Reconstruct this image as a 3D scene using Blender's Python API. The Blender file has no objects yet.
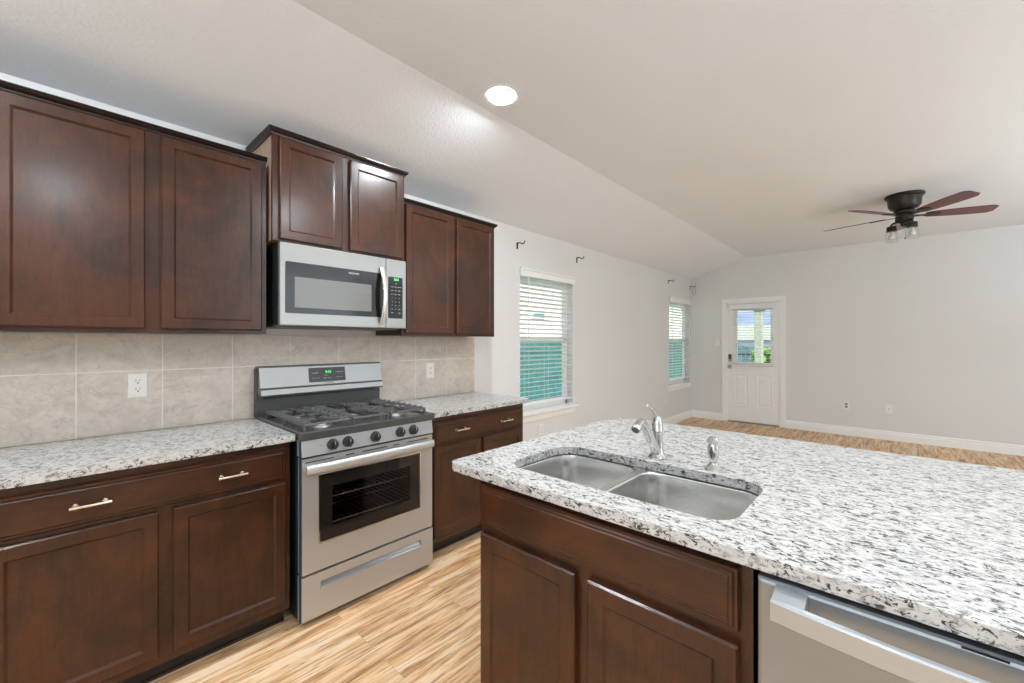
import bpy, bmesh, math, random
from mathutils import Vector, Matrix, Euler
random.seed(7)
SC = bpy.context.scene
COL = SC.collection
PI = math.pi

# ------------------------------------------------------------------ camera
cam_d = bpy.data.cameras.new('camera')
cam_d.sensor_width = 36.0
cam_d.lens = 419.9 / 1024 * 36.0
cam_d.clip_start = 0.05
cam_d.clip_end = 200
cam = bpy.data.objects.new('camera', cam_d)
COL.objects.link(cam)
cam.location = (2.72, 0.0, 1.349)
cam.rotation_euler = (PI / 2, 0, math.atan2(0.6758, 0.7372))
SC.camera = cam

# ------------------------------------------------------------------ exposure
SC.view_settings.view_transform = 'Standard'
SC.view_settings.look = 'None'
SC.view_settings.exposure = 0.08
SC.view_settings.gamma = 1.0
SC.view_settings.use_curve_mapping = False
SC.cycles.use_denoising = True
SC.cycles.max_bounces = 10
SC.cycles.diffuse_bounces = 6
SC.cycles.glossy_bounces = 5
SC.cycles.transparent_max_bounces = 16
SC.cycles.sample_clamp_indirect = 6.0
SC.cycles.caustics_reflective = False
SC.cycles.caustics_refractive = False

# ------------------------------------------------------------------ node helpers
def new_mat(name):
    m = bpy.data.materials.new(name)
    m.use_nodes = True
    nt = m.node_tree
    b = nt.nodes['Principled BSDF']
    return m, nt, b

def N(nt, kind, **kw):
    n = nt.nodes.new(kind)
    for k, v in kw.items():
        if k in n.inputs:
            n.inputs[k].default_value = v
        else:
            setattr(n, k, v)
    return n

def ramp(nt, fac, stops, interp='LINEAR'):
    r = nt.nodes.new('ShaderNodeValToRGB')
    r.color_ramp.interpolation = interp
    el = r.color_ramp.elements
    while len(el) < len(stops):
        el.new(0.5)
    for e, (p, c) in zip(el, stops):
        e.position = p
        e.color = (c, c, c, 1) if isinstance(c, (int, float)) else (c[0], c[1], c[2], 1)
    nt.links.new(fac, r.inputs['Fac'])
    return r.outputs['Color']

def coords(nt, scale=(1, 1, 1), rot=(0, 0, 0)):
    tc = nt.nodes.new('ShaderNodeTexCoord')
    mp = nt.nodes.new('ShaderNodeMapping')
    mp.inputs['Scale'].default_value = scale
    mp.inputs['Rotation'].default_value = rot
    nt.links.new(tc.outputs['Object'], mp.inputs['Vector'])
    return mp.outputs['Vector']

def noise(nt, vec, scale, detail=4, rough=0.5, dist=0.0):
    n = nt.nodes.new('ShaderNodeTexNoise')
    n.inputs['Scale'].default_value = scale
    n.inputs['Detail'].default_value = detail
    n.inputs['Roughness'].default_value = rough
    n.inputs['Distortion'].default_value = dist
    nt.links.new(vec, n.inputs['Vector'])
    return n.outputs['Fac']

def mix(nt, fac, a, b, blend='MIX'):
    m = nt.nodes.new('ShaderNodeMix')
    m.data_type = 'RGBA'
    m.blend_type = blend
    for s, v in ((m.inputs[0], fac), (m.inputs[6], a), (m.inputs[7], b)):
        if isinstance(v, (int, float)):
            s.default_value = v
        elif isinstance(v, tuple):
            s.default_value = (v[0], v[1], v[2], 1)
        else:
            nt.links.new(v, s)
    return m.outputs[2]

def bump(nt, b, h, strength=0.2, dist=0.01):
    n = nt.nodes.new('ShaderNodeBump')
    n.inputs['Strength'].default_value = strength
    n.inputs['Distance'].default_value = dist
    nt.links.new(h, n.inputs['Height'])
    nt.links.new(n.outputs['Normal'], b.inputs['Normal'])

def simple(name, col, rough=0.5, metal=0.0, spec=0.5, coat=0.0, vary=0.0, vscale=20):
    m, nt, b = new_mat(name)
    b.inputs['Roughness'].default_value = rough
    b.inputs['Metallic'].default_value = metal
    b.inputs['Specular IOR Level'].default_value = spec
    b.inputs['Coat Weight'].default_value = coat
    b.inputs['Coat Roughness'].default_value = 0.15
    if vary:
        f = noise(nt, coords(nt), vscale, 3)
        lo = tuple(c * (1 - vary) for c in col)
        hi = tuple(min(1, c * (1 + vary)) for c in col)
        nt.links.new(ramp(nt, f, [(0.3, lo), (0.7, hi)]), b.inputs['Base Color'])
    else:
        b.inputs['Base Color'].default_value = (*col, 1)
    return m

def emitter(name, col, strength):
    m, nt, b = new_mat(name)
    b.inputs['Base Color'].default_value = (*col, 1)
    b.inputs['Emission Color'].default_value = (*col, 1)
    b.inputs['Emission Strength'].default_value = strength
    return m

def wall_paint(name, col, tex=0.25, scale=90):
    m, nt, b = new_mat(name)
    b.inputs['Roughness'].default_value = 0.75
    b.inputs['Specular IOR Level'].default_value = 0.25
    v = coords(nt)
    f = noise(nt, v, 1.3, 2)
    lo = tuple(c * 0.985 for c in col)
    nt.links.new(ramp(nt, f, [(0.35, lo), (0.65, col)]), b.inputs['Base Color'])
    bump(nt, b, noise(nt, v, scale, 3, 0.6), tex, 0.004)
    return m

def wood_stain(name, dark, light, vertical=True, rough=0.3):
    m, nt, b = new_mat(name)
    sc = (9, 9, 0.9) if vertical else (0.9, 0.9, 9)
    v = coords(nt)
    g = noise(nt, coords(nt, sc), 5, 6, 0.6, 0.6)
    bl = noise(nt, v, 4.5, 5, 0.65, 0.6)
    fine = noise(nt, coords(nt, tuple(s * 6 for s in sc)), 5, 3, 0.6)
    c1 = ramp(nt, bl, [(0.38, dark), (0.60, light)])
    c2 = ramp(nt, g, [(0.3, tuple(x * 0.72 for x in dark)), (0.7, light)])
    c = mix(nt, 0.4, c1, c2)
    c = mix(nt, 0.22, c, ramp(nt, fine, [(0.3, tuple(x * 0.5 for x in dark)), (0.7, light)]))
    nt.links.new(c, b.inputs['Base Color'])
    b.inputs['Roughness'].default_value = rough
    b.inputs['Specular IOR Level'].default_value = 0.28
    b.inputs['Coat Weight'].default_value = 0.35
    b.inputs['Coat Roughness'].default_value = 0.2
    bump(nt, b, g, 0.05, 0.002)
    return m

def granite(name, along):
    m, nt, b = new_mat(name)
    sc = (1, 1.9, 1.6) if along == 'x' else (1.9, 1, 1.6)
    rot = (0, 0, 0.16)
    v = coords(nt, sc, rot)
    big = noise(nt, v, 11, 4, 0.6, 0.6)
    mid = noise(nt, v, 40, 6, 0.66, 0.9)
    fl = noise(nt, v, 52, 6, 0.69, 1.0)
    base = ramp(nt, mid, [(0.42, (0.52, 0.508, 0.488)), (0.54, (0.465, 0.452, 0.435)), (0.60, (0.27, 0.26, 0.25))])
    base = mix(nt, ramp(nt, big, [(0.45, 0.0), (0.62, 0.25)]), base, (0.52, 0.505, 0.49))
    dark = ramp(nt, fl, [(0.534, 0.0), (0.565, 1.0)])
    dens = ramp(nt, noise(nt, v, 18, 3, 0.5, 0.5), [(0.38, 0.15), (0.50, 1.0)])
    d = mix(nt, 1.0, dark, dens, 'MULTIPLY')
    c = mix(nt, d, base, (0.05, 0.047, 0.046))
    nt.links.new(c, b.inputs['Base Color'])
    b.inputs['Roughness'].default_value = 0.12
    b.inputs['Specular IOR Level'].default_value = 0.5
    return m

def stainless(name, col=(0.50, 0.503, 0.505), rough=0.34, horizontal=True):
    m, nt, b = new_mat(name)
    b.inputs['Metallic'].default_value = 0.66
    sc = (2, 2, 260) if horizontal else (200, 200, 2)
    f = noise(nt, coords(nt, sc), 3, 3, 0.6)
    nt.links.new(ramp(nt, f, [(0.3, tuple(c * 0.98 for c in col)), (0.7, tuple(min(1, c * 1.02) for c in col))]), b.inputs['Base Color'])
    r = ramp(nt, f, [(0.25, rough * 0.93), (0.75, rough * 1.07)])
    b.inputs['Roughness'].default_value = rough
    b.inputs['Anisotropic'].default_value = 0.75 if horizontal else 0.5
    t = nt.nodes.new('ShaderNodeTangent')
    t.direction_type = 'RADIAL'
    t.axis = 'Z'
    nt.links.new(t.outputs['Tangent'], b.inputs['Tangent'])
    if not horizontal:
        b.inputs['Anisotropic Rotation'].default_value = 0.25
    return m

def tile_mat(name):
    m, nt, b = new_mat(name)
    v = coords(nt)
    v2 = coords(nt, (1, 1, 1.6), (0.5, 0, 0))
    a = noise(nt, v2, 5.5, 8, 0.68, 1.3)
    c = noise(nt, v, 17, 6, 0.6, 1.0)
    base = ramp(nt, a, [(0.28, (0.47, 0.395, 0.325)), (0.5, (0.64, 0.55, 0.47)), (0.72, (0.75, 0.66, 0.57))])
    base = mix(nt, 0.3, base, ramp(nt, c, [(0.3, (0.47, 0.395, 0.325)), (0.7, (0.75, 0.66, 0.57))]))
    vein = ramp(nt, noise(nt, v2, 4.0, 4, 0.55, 2.4), [(0.485, 0.0), (0.5, 0.35), (0.515, 0.0)])
    base = mix(nt, vein, base, (0.29, 0.24, 0.19))
    nt.links.new(base, b.inputs['Base Color'])
    b.inputs['Roughness'].default_value = 0.35
    return m

def floor_mat(name):
    m, nt, b = new_mat(name)
    tc = nt.nodes.new('ShaderNodeTexCoord')
    sep = nt.nodes.new('ShaderNodeSeparateXYZ')
    nt.links.new(tc.outputs['Object'], sep.inputs[0])
    cmb = nt.nodes.new('ShaderNodeCombineXYZ')
    nt.links.new(sep.outputs['Y'], cmb.inputs['X'])
    nt.links.new(sep.outputs['X'], cmb.inputs['Y'])
    br = nt.nodes.new('ShaderNodeTexBrick')
    br.offset = 0.37
    br.inputs['Scale'].default_value = 1.0
    br.inputs['Brick Width'].default_value = 1.22
    br.inputs['Row Height'].default_value = 0.13
    br.inputs['Mortar Size'].default_value = 0.0005
    br.inputs['Mortar Smooth'].default_value = 0.2
    br.inputs['Color1'].default_value = (0, 0, 0, 1)
    br.inputs['Color2'].default_value = (1, 1, 1, 1)
    br.inputs['Mortar'].default_value = (0.5, 0.5, 0.5, 1)
    nt.links.new(cmb.outputs[0], br.inputs['Vector'])
    # plank tone
    tone = ramp(nt, br.outputs['Color'], [(0.0, (0.62, 0.35, 0.17)), (0.5, (0.75, 0.47, 0.25)), (1.0, (0.83, 0.57, 0.33))])
    off = nt.nodes.new('ShaderNodeVectorMath'); off.operation = 'SCALE'
    off.inputs['Scale'].default_value = 9.0
    nt.links.new(br.outputs['Color'], off.inputs[0])
    add = nt.nodes.new('ShaderNodeVectorMath'); add.operation = 'ADD'
    nt.links.new(tc.outputs['Object'], add.inputs[0]); nt.links.new(off.outputs[0], add.inputs[1])
    mp = nt.nodes.new('ShaderNodeMapping'); mp.inputs['Scale'].default_value = (13, 0.9, 1)
    nt.links.new(add.outputs[0], mp.inputs['Vector'])
    g1 = noise(nt, mp.outputs[0], 1.6, 6, 0.62, 0.7)
    mp2 = nt.nodes.new('ShaderNodeMapping'); mp2.inputs['Scale'].default_value = (60, 3.0, 1)
    nt.links.new(add.outputs[0], mp2.inputs['Vector'])
    g2 = noise(nt, mp2.outputs[0], 2.0, 4, 0.6, 0.5)
    c = mix(nt, 0.72, tone, ramp(nt, g1, [(0.36, (0.27, 0.10, 0.04)), (0.43, (0.52, 0.25, 0.10)), (0.49, (0.72, 0.42, 0.20)), (0.55, (0.86, 0.56, 0.32)), (0.63, (0.90, 0.70, 0.50))]))
    c = mix(nt, ramp(nt, g2, [(0.36, 0.75), (0.46, 0.0)]), c, (0.22, 0.11, 0.055))
    c = mix(nt, ramp(nt, g2, [(0.54, 0.0), (0.66, 0.6)]), c, (0.80, 0.66, 0.50))
    c = mix(nt, ramp(nt, br.outputs['Fac'], [(0.0, 0.0), (1.0, 0.6)]), c, (0.12, 0.06, 0.03))
    nt.links.new(c, b.inputs['Base Color'])
    b.inputs['Roughness'].default_value = 0.42
    b.inputs['Specular IOR Level'].default_value = 0.35
    bump(nt, b, g2, 0.08, 0.001)
    return m

def glass_pane(name, tint=(1, 1, 1), refl=0.06):
    m = bpy.data.materials.new(name); m.use_nodes = True
    nt = m.node_tree
    nt.nodes.clear()
    out = nt.nodes.new('ShaderNodeOutputMaterial')
    tr = nt.nodes.new('ShaderNodeBsdfTransparent'); tr.inputs[0].default_value = (*tint, 1)
    gl = nt.nodes.new('ShaderNodeBsdfGlossy'); gl.inputs['Roughness'].default_value = 0.02
    lf = nt.nodes.new('ShaderNodeLayerWeight'); lf.inputs['Blend'].default_value = 0.5
    pw = nt.nodes.new('ShaderNodeMath'); pw.operation = 'POWER'; pw.inputs[1].default_value = 4.0
    nt.links.new(lf.outputs['Facing'], pw.inputs[0])
    lw = nt.nodes.new('ShaderNodeMath'); lw.operation = 'MULTIPLY_ADD'; lw.inputs[1].default_value = 0.85; lw.inputs[2].default_value = 0.03
    nt.links.new(pw.outputs[0], lw.inputs[0])
    mx = nt.nodes.new('ShaderNodeMixShader')
    nt.links.new(lw.outputs[0], mx.inputs[0])
    nt.links.new(tr.outputs[0], mx.inputs[1]); nt.links.new(gl.outputs[0], mx.inputs[2])
    nt.links.new(mx.outputs[0], out.inputs[0])
    return m

M = {}
M['wall'] = wall_paint('wall_paint', (0.74, 0.735, 0.725))
M['ceiling'] = wall_paint('ceiling_paint', (0.81, 0.84, 0.875), 0.6, 60)
M['trim'] = simple('white_trim_paint', (0.90, 0.895, 0.88), 0.35, vary=0.01)
M['door'] = simple('white_door_paint', (0.88, 0.875, 0.86), 0.4, vary=0.01)
M['blind'] = simple('blind_vinyl', (0.86, 0.855, 0.84), 0.45, vary=0.01)
M['cab'] = wood_stain('cherry_stained_maple', (0.014, 0.0068, 0.0032), (0.080, 0.0235, 0.0085))
M['cab_h'] = wood_stain('cherry_stained_maple_horizontal', (0.014, 0.0068, 0.0032), (0.080, 0.0235, 0.0085), False)
M['cab_dark'] = wood_stain('dark_cabinet_edge', (0.012, 0.006, 0.005), (0.024, 0.009, 0.006))
M['cab_side'] = simple('laminate_cabinet_side', (0.40, 0.27, 0.18), 0.45, vary=0.08)
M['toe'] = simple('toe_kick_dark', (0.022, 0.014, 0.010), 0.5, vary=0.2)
def translucent(name, col, amt):
    m, nt, b = new_mat(name)
    b.inputs['Base Color'].default_value = (*col, 1); b.inputs['Roughness'].default_value = 0.45
    t = nt.nodes.new('ShaderNodeBsdfTranslucent'); t.inputs['Color'].default_value = (*col, 1)
    mx = nt.nodes.new('ShaderNodeMixShader'); mx.inputs[0].default_value = amt
    out = [n for n in nt.nodes if n.type == 'OUTPUT_MATERIAL'][0]
    nt.links.new(b.outputs[0], mx.inputs[1]); nt.links.new(t.outputs[0], mx.inputs[2]); nt.links.new(mx.outputs[0], out.inputs[0])
    return m
M['slat'] = translucent('translucent_vinyl_slat', (0.92, 0.91, 0.89), 0.45)
M['granite_y'] = granite('granite_run', 'y')
M['granite_x'] = granite('granite_island', 'x')
M['steel'] = stainless('brushed_steel')
M['steel_warm'] = stainless('brushed_steel_panel', (0.34, 0.327, 0.312), 0.28)
M['steel_sink'] = stainless('sink_steel', (0.74, 0.73, 0.71), 0.24)
M['steel_sink'].node_tree.nodes['Principled BSDF'].inputs['Metallic'].default_value = 1.0
M['steel_dark'] = simple('dark_grey_painted_steel', (0.085, 0.082, 0.078), 0.4, 0.3, vary=0.03)
M['dish_steel'] = stainless('dishwasher_steel', (0.30, 0.32, 0.34), 0.36)
M['chrome'] = simple('chrome', (0.62, 0.61, 0.595), 0.10, 1.0)
M['nickel'] = simple('brushed_nickel', (0.78, 0.70, 0.60), 0.25, 1.0)
M['black'] = simple('black_enamel', (0.018, 0.018, 0.018), 0.25, vary=0.1)
M['black_side'] = simple('black_painted_side', (0.012, 0.014, 0.016), 0.35, vary=0.1)
M['film'] = simple('blue_edge_film', (0.012, 0.05, 0.10), 0.3, vary=0.1)
M['iron'] = simple('cast_iron', (0.075, 0.072, 0.068), 0.36, vary=0.2, vscale=200)
M['cooktop'] = simple('dark_cooktop_enamel', (0.06, 0.058, 0.055), 0.22, vary=0.1)
M['burner'] = simple('burner_aluminium', (0.55, 0.53, 0.50), 0.35, 1.0)
M['blackglass'] = simple('black_glass', (0.014, 0.012, 0.010), 0.06, spec=0.4)
M['mw_mesh'] = simple('microwave_screen', (0.15, 0.143, 0.132), 0.14, spec=0.5, vary=0.03, vscale=400)
M['ovenglass'] = glass_pane('oven_window_glass', (0.62, 0.60, 0.58))
M['oven_in'] = simple('oven_cavity_enamel', (0.02, 0.02, 0.022), 0.3, vary=0.2)
M['rack'] = simple('oven_rack_wire', (0.5, 0.49, 0.47), 0.3, 1.0)
M['panel_grey'] = simple('control_panel_grey', (0.028, 0.026, 0.024), 0.3, vary=0.05)
M['print'] = simple('printed_legend', (0.55, 0.54, 0.52), 0.5)
M['logo'] = simple('logo_grey', (0.70, 0.69, 0.67), 0.35)
M['logo_dark'] = simple('logo_dark_grey', (0.10, 0.10, 0.10), 0.4)
M['green'] = emitter('green_clock_digits', (0.03, 0.9, 0.08), 2.2)
M['knob'] = simple('knob_black', (0.03, 0.029, 0.027), 0.28, vary=0.1)
M['tile'] = tile_mat('beige_marble_tile')
M['grout'] = simple('pale_grout', (0.78, 0.72, 0.64), 0.8, vary=0.05)
M['floor'] = floor_mat('hickory_laminate_planks')
M['glass'] = glass_pane('window_glass')
M['jar'] = glass_pane('jar_glass', (0.94, 0.94, 0.93))
M['bronze'] = simple('dark_bronze', (0.030, 0.028, 0.024), 0.38, 0.5, vary=0.2)
M['blade'] = wood_stain('reddish_fan_blade', (0.10, 0.030, 0.030), (0.16, 0.045, 0.042), False, 0.35)
M['bulb'] = simple('frosted_bulb', (0.72, 0.70, 0.66), 0.3)
M['plate'] = simple('white_plastic_plate', (0.84, 0.80, 0.75), 0.35)
M['slot'] = simple('outlet_slot', (0.06, 0.055, 0.05), 0.5)
M['recept'] = simple('grey_receptacle', (0.22, 0.21, 0.20), 0.4)
M['lamp'] = emitter('ceiling_light_lens', (0.88, 0.948, 1.0), 580.0)
M['rubber'] = simple('black_rubber', (0.02, 0.02, 0.02), 0.6)
M['lock'] = simple('satin_nickel_lock', (0.45, 0.44, 0.42), 0.3, 1.0)
M['lockdark'] = simple('keypad_black', (0.05, 0.05, 0.05), 0.35)
M['grass'] = simple('lawn_grass', (0.16, 0.30, 0.07), 0.9, vary=0.4, vscale=12)
M['siding'] = simple('pale_house_siding', (0.80, 0.84, 0.80), 0.8, vary=0.04, vscale=3)
M['roofing'] = simple('pale_roof_shingles', (0.24, 0.265, 0.24), 0.9, vary=0.15, vscale=25)
M['fence'] = simple('teal_stained_fence_boards', (0.022, 0.15, 0.155), 0.8, vary=0.35, vscale=9)
M['bluefence'] = simple('blue_grey_fence_boards', (0.08, 0.16, 0.20), 0.8, vary=0.4, vscale=9)
M['postwood'] = simple('weathered_grey_green_post', (0.33, 0.36, 0.30), 0.8, vary=0.15)
M['clapglass'] = simple('dark_far_window', (0.02, 0.25, 0.25), 0.2)

# ------------------------------------------------------------------ world, lights
w = bpy.data.worlds.new('sky'); SC.world = w; w.use_nodes = True
nt = w.node_tree
bg = nt.nodes['Background']
tc = nt.nodes.new('ShaderNodeTexCoord')
sep = nt.nodes.new('ShaderNodeSeparateXYZ'); nt.links.new(tc.outputs['Generated'], sep.inputs[0])
grad = ramp(nt, sep.outputs['Z'], [(0.0, (0.16, 0.30, 0.52)), (0.16, (0.12, 0.26, 0.54)), (0.4, (0.86, 0.92, 0.97)), (1.0, (0.84, 0.90, 0.97))])
mp = nt.nodes.new('ShaderNodeMapping'); mp.inputs['Scale'].default_value = (1, 1, 3)
nt.links.new(tc.outputs['Generated'], mp.inputs['Vector'])
cl = ramp(nt, noise(nt, mp.outputs[0], 6, 6, 0.6, 0.5), [(0.50, 0.0), (0.70, 0.75)])
nt.links.new(mix(nt, cl, grad, (0.55, 0.56, 0.62)), bg.inputs['Color'])
bg.inputs['Strength'].default_value = 1.9

sun_d = bpy.data.lights.new('sun', 'SUN'); sun_d.energy = 8.0; sun_d.angle = 0.02
sun_d.color = (1.0, 0.96, 0.9)
sun = bpy.data.objects.new('sun', sun_d); COL.objects.link(sun)
sun.rotation_euler = Vector((-0.65, 0.45, -0.75)).to_track_quat('-Z', 'Y').to_euler()

def area(name, loc, direction, sx, sy, power, col=(1, 1, 1)):
    d = bpy.data.lights.new(name, 'AREA'); d.shape = 'RECTANGLE'; d.size = sx; d.size_y = sy
    d.energy = power; d.color = col
    o = bpy.data.objects.new(name, d); COL.objects.link(o); o.location = loc
    o.rotation_euler = Vector(direction).to_track_quat('-Z', 'Z').to_euler()
    return o
# added fill lights, out of view, at the windowless rear and right walls
area('fill_light_rear_wall', (2.4, -2.46, 1.35), (0, 1, 0), 2.6, 1.9, 30, (0.76, 0.91, 1.0))
area('fill_light_right_wall', (7.06, 3.6, 1.45), (-1, 0, 0), 3.4, 1.9, 40, (0.76, 0.91, 1.0))
# added upward fill lights, out of view, that brighten the ceiling
area('fill_uplight_rear', (4.7, -1.2, 1.45), (0, 0, 1), 2.6, 2.0, 72, (0.72, 0.89, 1.0))
area('fill_uplight_right', (5.8, 4.2, 1.45), (0, 0, 1), 2.2, 3.4, 112, (0.72, 0.89, 1.0))

# ------------------------------------------------------------------ mesh helpers
def empty(name, loc, label=None, cat=None, group=None, kind=None, rz=0):
    o = bpy.data.objects.new(name, None); COL.objects.link(o)
    o.location = loc; o.rotation_euler = (0, 0, rz); o.empty_display_size = 0.1
    tag(o, label, cat, group, kind)
    return o

def tag(o, label=None, cat=None, group=None, kind=None):
    if label: o['label'] = label
    if cat: o['category'] = cat
    if group: o['group'] = group
    if kind: o['kind'] = kind
    return o

def root_loc(p):
    v = Vector((0, 0, 0))
    while p is not None:
        v += p.location
        p = p.parent
    return v

def build(name, bm, mat, parent=None, smooth=False, bevel=0, seg=2, origin=None, local=False):
    """link bm (in world coordinates unless local) as one mesh object"""
    bmesh.ops.recalc_face_normals(bm, faces=bm.faces)
    me = bpy.data.meshes.new(name)
    off = root_loc(parent) if (parent and not local) else Vector((0, 0, 0))
    loc = Vector((0, 0, 0))
    if parent is None and not local:
        if origin is None:
            xs = [v.co for v in bm.verts]
            lo = Vector((min(c.x for c in xs), min(c.y for c in xs), min(c.z for c in xs)))
            hi = Vector((max(c.x for c in xs), max(c.y for c in xs), max(c.z for c in xs)))
            origin = Vector(((lo.x + hi.x) / 2, (lo.y + hi.y) / 2, lo.z))
        loc = Vector(origin); off = loc
    bmesh.ops.translate(bm, verts=bm.verts, vec=-off)
    bm.to_mesh(me); bm.free()
    mats = mat if isinstance(mat, (list, tuple)) else [mat]
    for mm in mats: me.materials.append(mm)
    if smooth:
        for p in me.polygons: p.use_smooth = True
        try:
            me.set_sharp_from_angle(angle=math.radians(35))
        except Exception:
            pass
    o = bpy.data.objects.new(name, me); COL.objects.link(o)
    o.location = loc
    if parent: o.parent = parent
    if bevel:
        md = o.modifiers.new('bevel', 'BEVEL'); md.width = bevel; md.segments = seg
        md.limit_method = 'ANGLE'; md.angle_limit = math.radians(40)
    return o

def box(bm, x0, x1, y0, y1, z0, z1, mi=0):
    vs = [bm.verts.new((x, y, z)) for z in (z0, z1) for y in (y0, y1) for x in (x0, x1)]
    for f in ((0, 1, 3, 2), (4, 6, 7, 5), (0, 4, 5, 1), (2, 3, 7, 6), (0, 2, 6, 4), (1, 5, 7, 3)):
        bm.faces.new([vs[i] for i in f]).material_index = mi

def B(*bs):
    bm = bmesh.new()
    for b in bs: box(bm, *b)
    return bm

def rings(bm, o, U, V, Nn, w, h, prof, mi=0, back=True):
    """nested rectangles: prof = [(inset, depth)...]; last one is capped"""
    o, U, V, Nn = Vector(o), Vector(U), Vector(V), Vector(Nn)
    prev = None; first = None
    for ins, dep in prof:
        if isinstance(ins, tuple): iu, iv = ins
        else: iu = iv = ins
        p = [o + U * a + V * b + Nn * dep for a, b in ((iu, iv), (w - iu, iv), (w - iu, h - iv), (iu, h - iv))]
        cur = [bm.verts.new(q) for q in p]
        if prev:
            for i in range(4):
                bm.faces.new((prev[i], prev[(i + 1) % 4], cur[(i + 1) % 4], cur[i])).material_index = mi
        else: first = cur
        prev = cur
    bm.faces.new(prev).material_index = mi
    if back: bm.faces.new(first[::-1]).material_index = mi

def rrect(cx, cy, w, h, r, n=6):
    pts = []
    for qx, qy, a0 in ((1, 1, 0), (-1, 1, 90), (-1, -1, 180), (1, -1, 270)):
        for i in range(n + 1):
            a = math.radians(a0 + 90 * i / n)
            pts.append((cx + qx * (w / 2 - r) + r * math.cos(a), cy + qy * (h / 2 - r) + r * math.sin(a)))
    return pts

def loft(bm, loops, cap0=False, cap1=False, closed=True, mi=0):
    ls = [[bm.verts.new(p) for p in l] for l in loops]
    n = len(ls[0])
    for a, b in zip(ls, ls[1:]):
        for i in range(n if closed else n - 1):
            j = (i + 1) % n
            bm.faces.new((a[i], a[j], b[j], b[i])).material_index = mi
    if cap0: bm.faces.new(ls[0][::-1]).material_index = mi
    if cap1: bm.faces.new(ls[-1]).material_index = mi

def lathe(bm, c, prof, axis='z', n=32, cap=True, mi=0):
    loops = []
    for r, h in prof:
        l = []
        for i in range(n):
            a = 2 * PI * i / n
            x, y = max(r, 1e-4) * math.cos(a), max(r, 1e-4) * math.sin(a)
            p = {'z': (x, y, h), 'x': (h, x, y), 'y': (y, h, x)}[axis]
            l.append((c[0] + p[0], c[1] + p[1], c[2] + p[2]))
        loops.append(l)
    loft(bm, loops, cap, cap, mi=mi)

def tube(bm, pts, radii, n=12, cap=True, flat=1.0, mi=0):
    pts = [Vector(p) for p in pts]
    if isinstance(radii, (int, float)): radii = [radii] * len(pts)
    loops = []
    t0 = (pts[1] - pts[0]).normalized()
    ref = Vector((0, 0, 1)) if abs(t0.z) < 0.9 else Vector((1, 0, 0))
    u = t0.cross(ref).normalized()
    for i, p in enumerate(pts):
        if i == 0: t = pts[1] - p
        elif i == len(pts) - 1: t = p - pts[i - 1]
        else: t = (pts[i + 1] - p).normalized() + (p - pts[i - 1]).normalized()
        t.normalize()
        u = (u - t * u.dot(t)).normalized()
        v = t.cross(u)
        r = radii[i]
        loops.append([p + u * r * math.cos(2 * PI * k / n) + v * r * flat * math.sin(2 * PI * k / n) for k in range(n)])
    loft(bm, loops, cap, cap, mi=mi)

def smooth_pts(ctrl, n=6):
    c = [Vector(p) for p in ctrl]
    c = [c[0] * 2 - c[1]] + c + [c[-1] * 2 - c[-2]]
    out = []
    for i in range(1, len(c) - 2):
        for k in range(n):
            t = k / n
            p0, p1, p2, p3 = c[i - 1], c[i], c[i + 1], c[i + 2]
            out.append(0.5 * ((2 * p1) + (-p0 + p2) * t + (2 * p0 - 5 * p1 + 4 * p2 - p3) * t * t + (-p0 + 3 * p1 - 3 * p2 + p3) * t ** 3))
    out.append(c[-2])
    return out

def plate2d(bm, outer, holes, z0, z1, mi=0):
    """flat plate with holes between z0 and z1"""
    tmp = bmesh.new()
    es = []
    for loop in [outer] + holes:
        vs = [tmp.verts.new((x, y, 0)) for x, y in loop]
        for i in range(len(vs)):
            es.append(tmp.edges.new((vs[i], vs[(i + 1) % len(vs)])))
    bmesh.ops.triangle_fill(tmp, edges=es, use_beauty=True)
    tmp.verts.index_update()
    co = [v.co.copy() for v in tmp.verts]
    fs = [[v.index for v in f.verts] for f in tmp.faces]
    tmp.free()
    top = [bm.verts.new((c.x, c.y, z1)) for c in co]
    bot = [bm.verts.new((c.x, c.y, z0)) for c in co]
    for f in fs:
        bm.faces.new([top[i] for i in f]).material_index = mi
        bm.faces.new([bot[i] for i in f][::-1]).material_index = mi
    k = 0
    for loop in [outer] + holes:
        n = len(loop)
        for i in range(n):
            a, b = k + i, k + (i + 1) % n
            bm.faces.new((bot[a], bot[b], top[b], top[a])).material_index = mi
        k += n

def text(name, body, size, mat, parent, loc, facing, depth=0.0006, width=None):
    """flat lettering; facing = '+x' or '-y'"""
    cu = bpy.data.curves.new(name, 'FONT'); cu.body = body; cu.size = size; cu.extrude = depth
    cu.align_x = 'CENTER'; cu.align_y = 'CENTER'
    o = bpy.data.objects.new(name, cu); COL.objects.link(o)
    dg = bpy.context.evaluated_depsgraph_get()
    me = bpy.data.meshes.new_from_object(o.evaluated_get(dg))
    bpy.data.objects.remove(o, do_unlink=True)
    me.materials.clear(); me.materials.append(mat)
    if width:
        ws = [v.co.x for v in me.vertices]
        s = width / (max(ws) - min(ws))
        for v in me.vertices: v.co.x *= s
    r = Euler((PI / 2, 0, PI / 2 if facing == '+x' else 0)).to_matrix().to_4x4()
    off = Vector(loc) - root_loc(parent)
    me.transform(Matrix.Translation(off) @ r)
    ob = bpy.data.objects.new(name, me); COL.objects.link(ob); ob.parent = parent
    return ob

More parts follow.
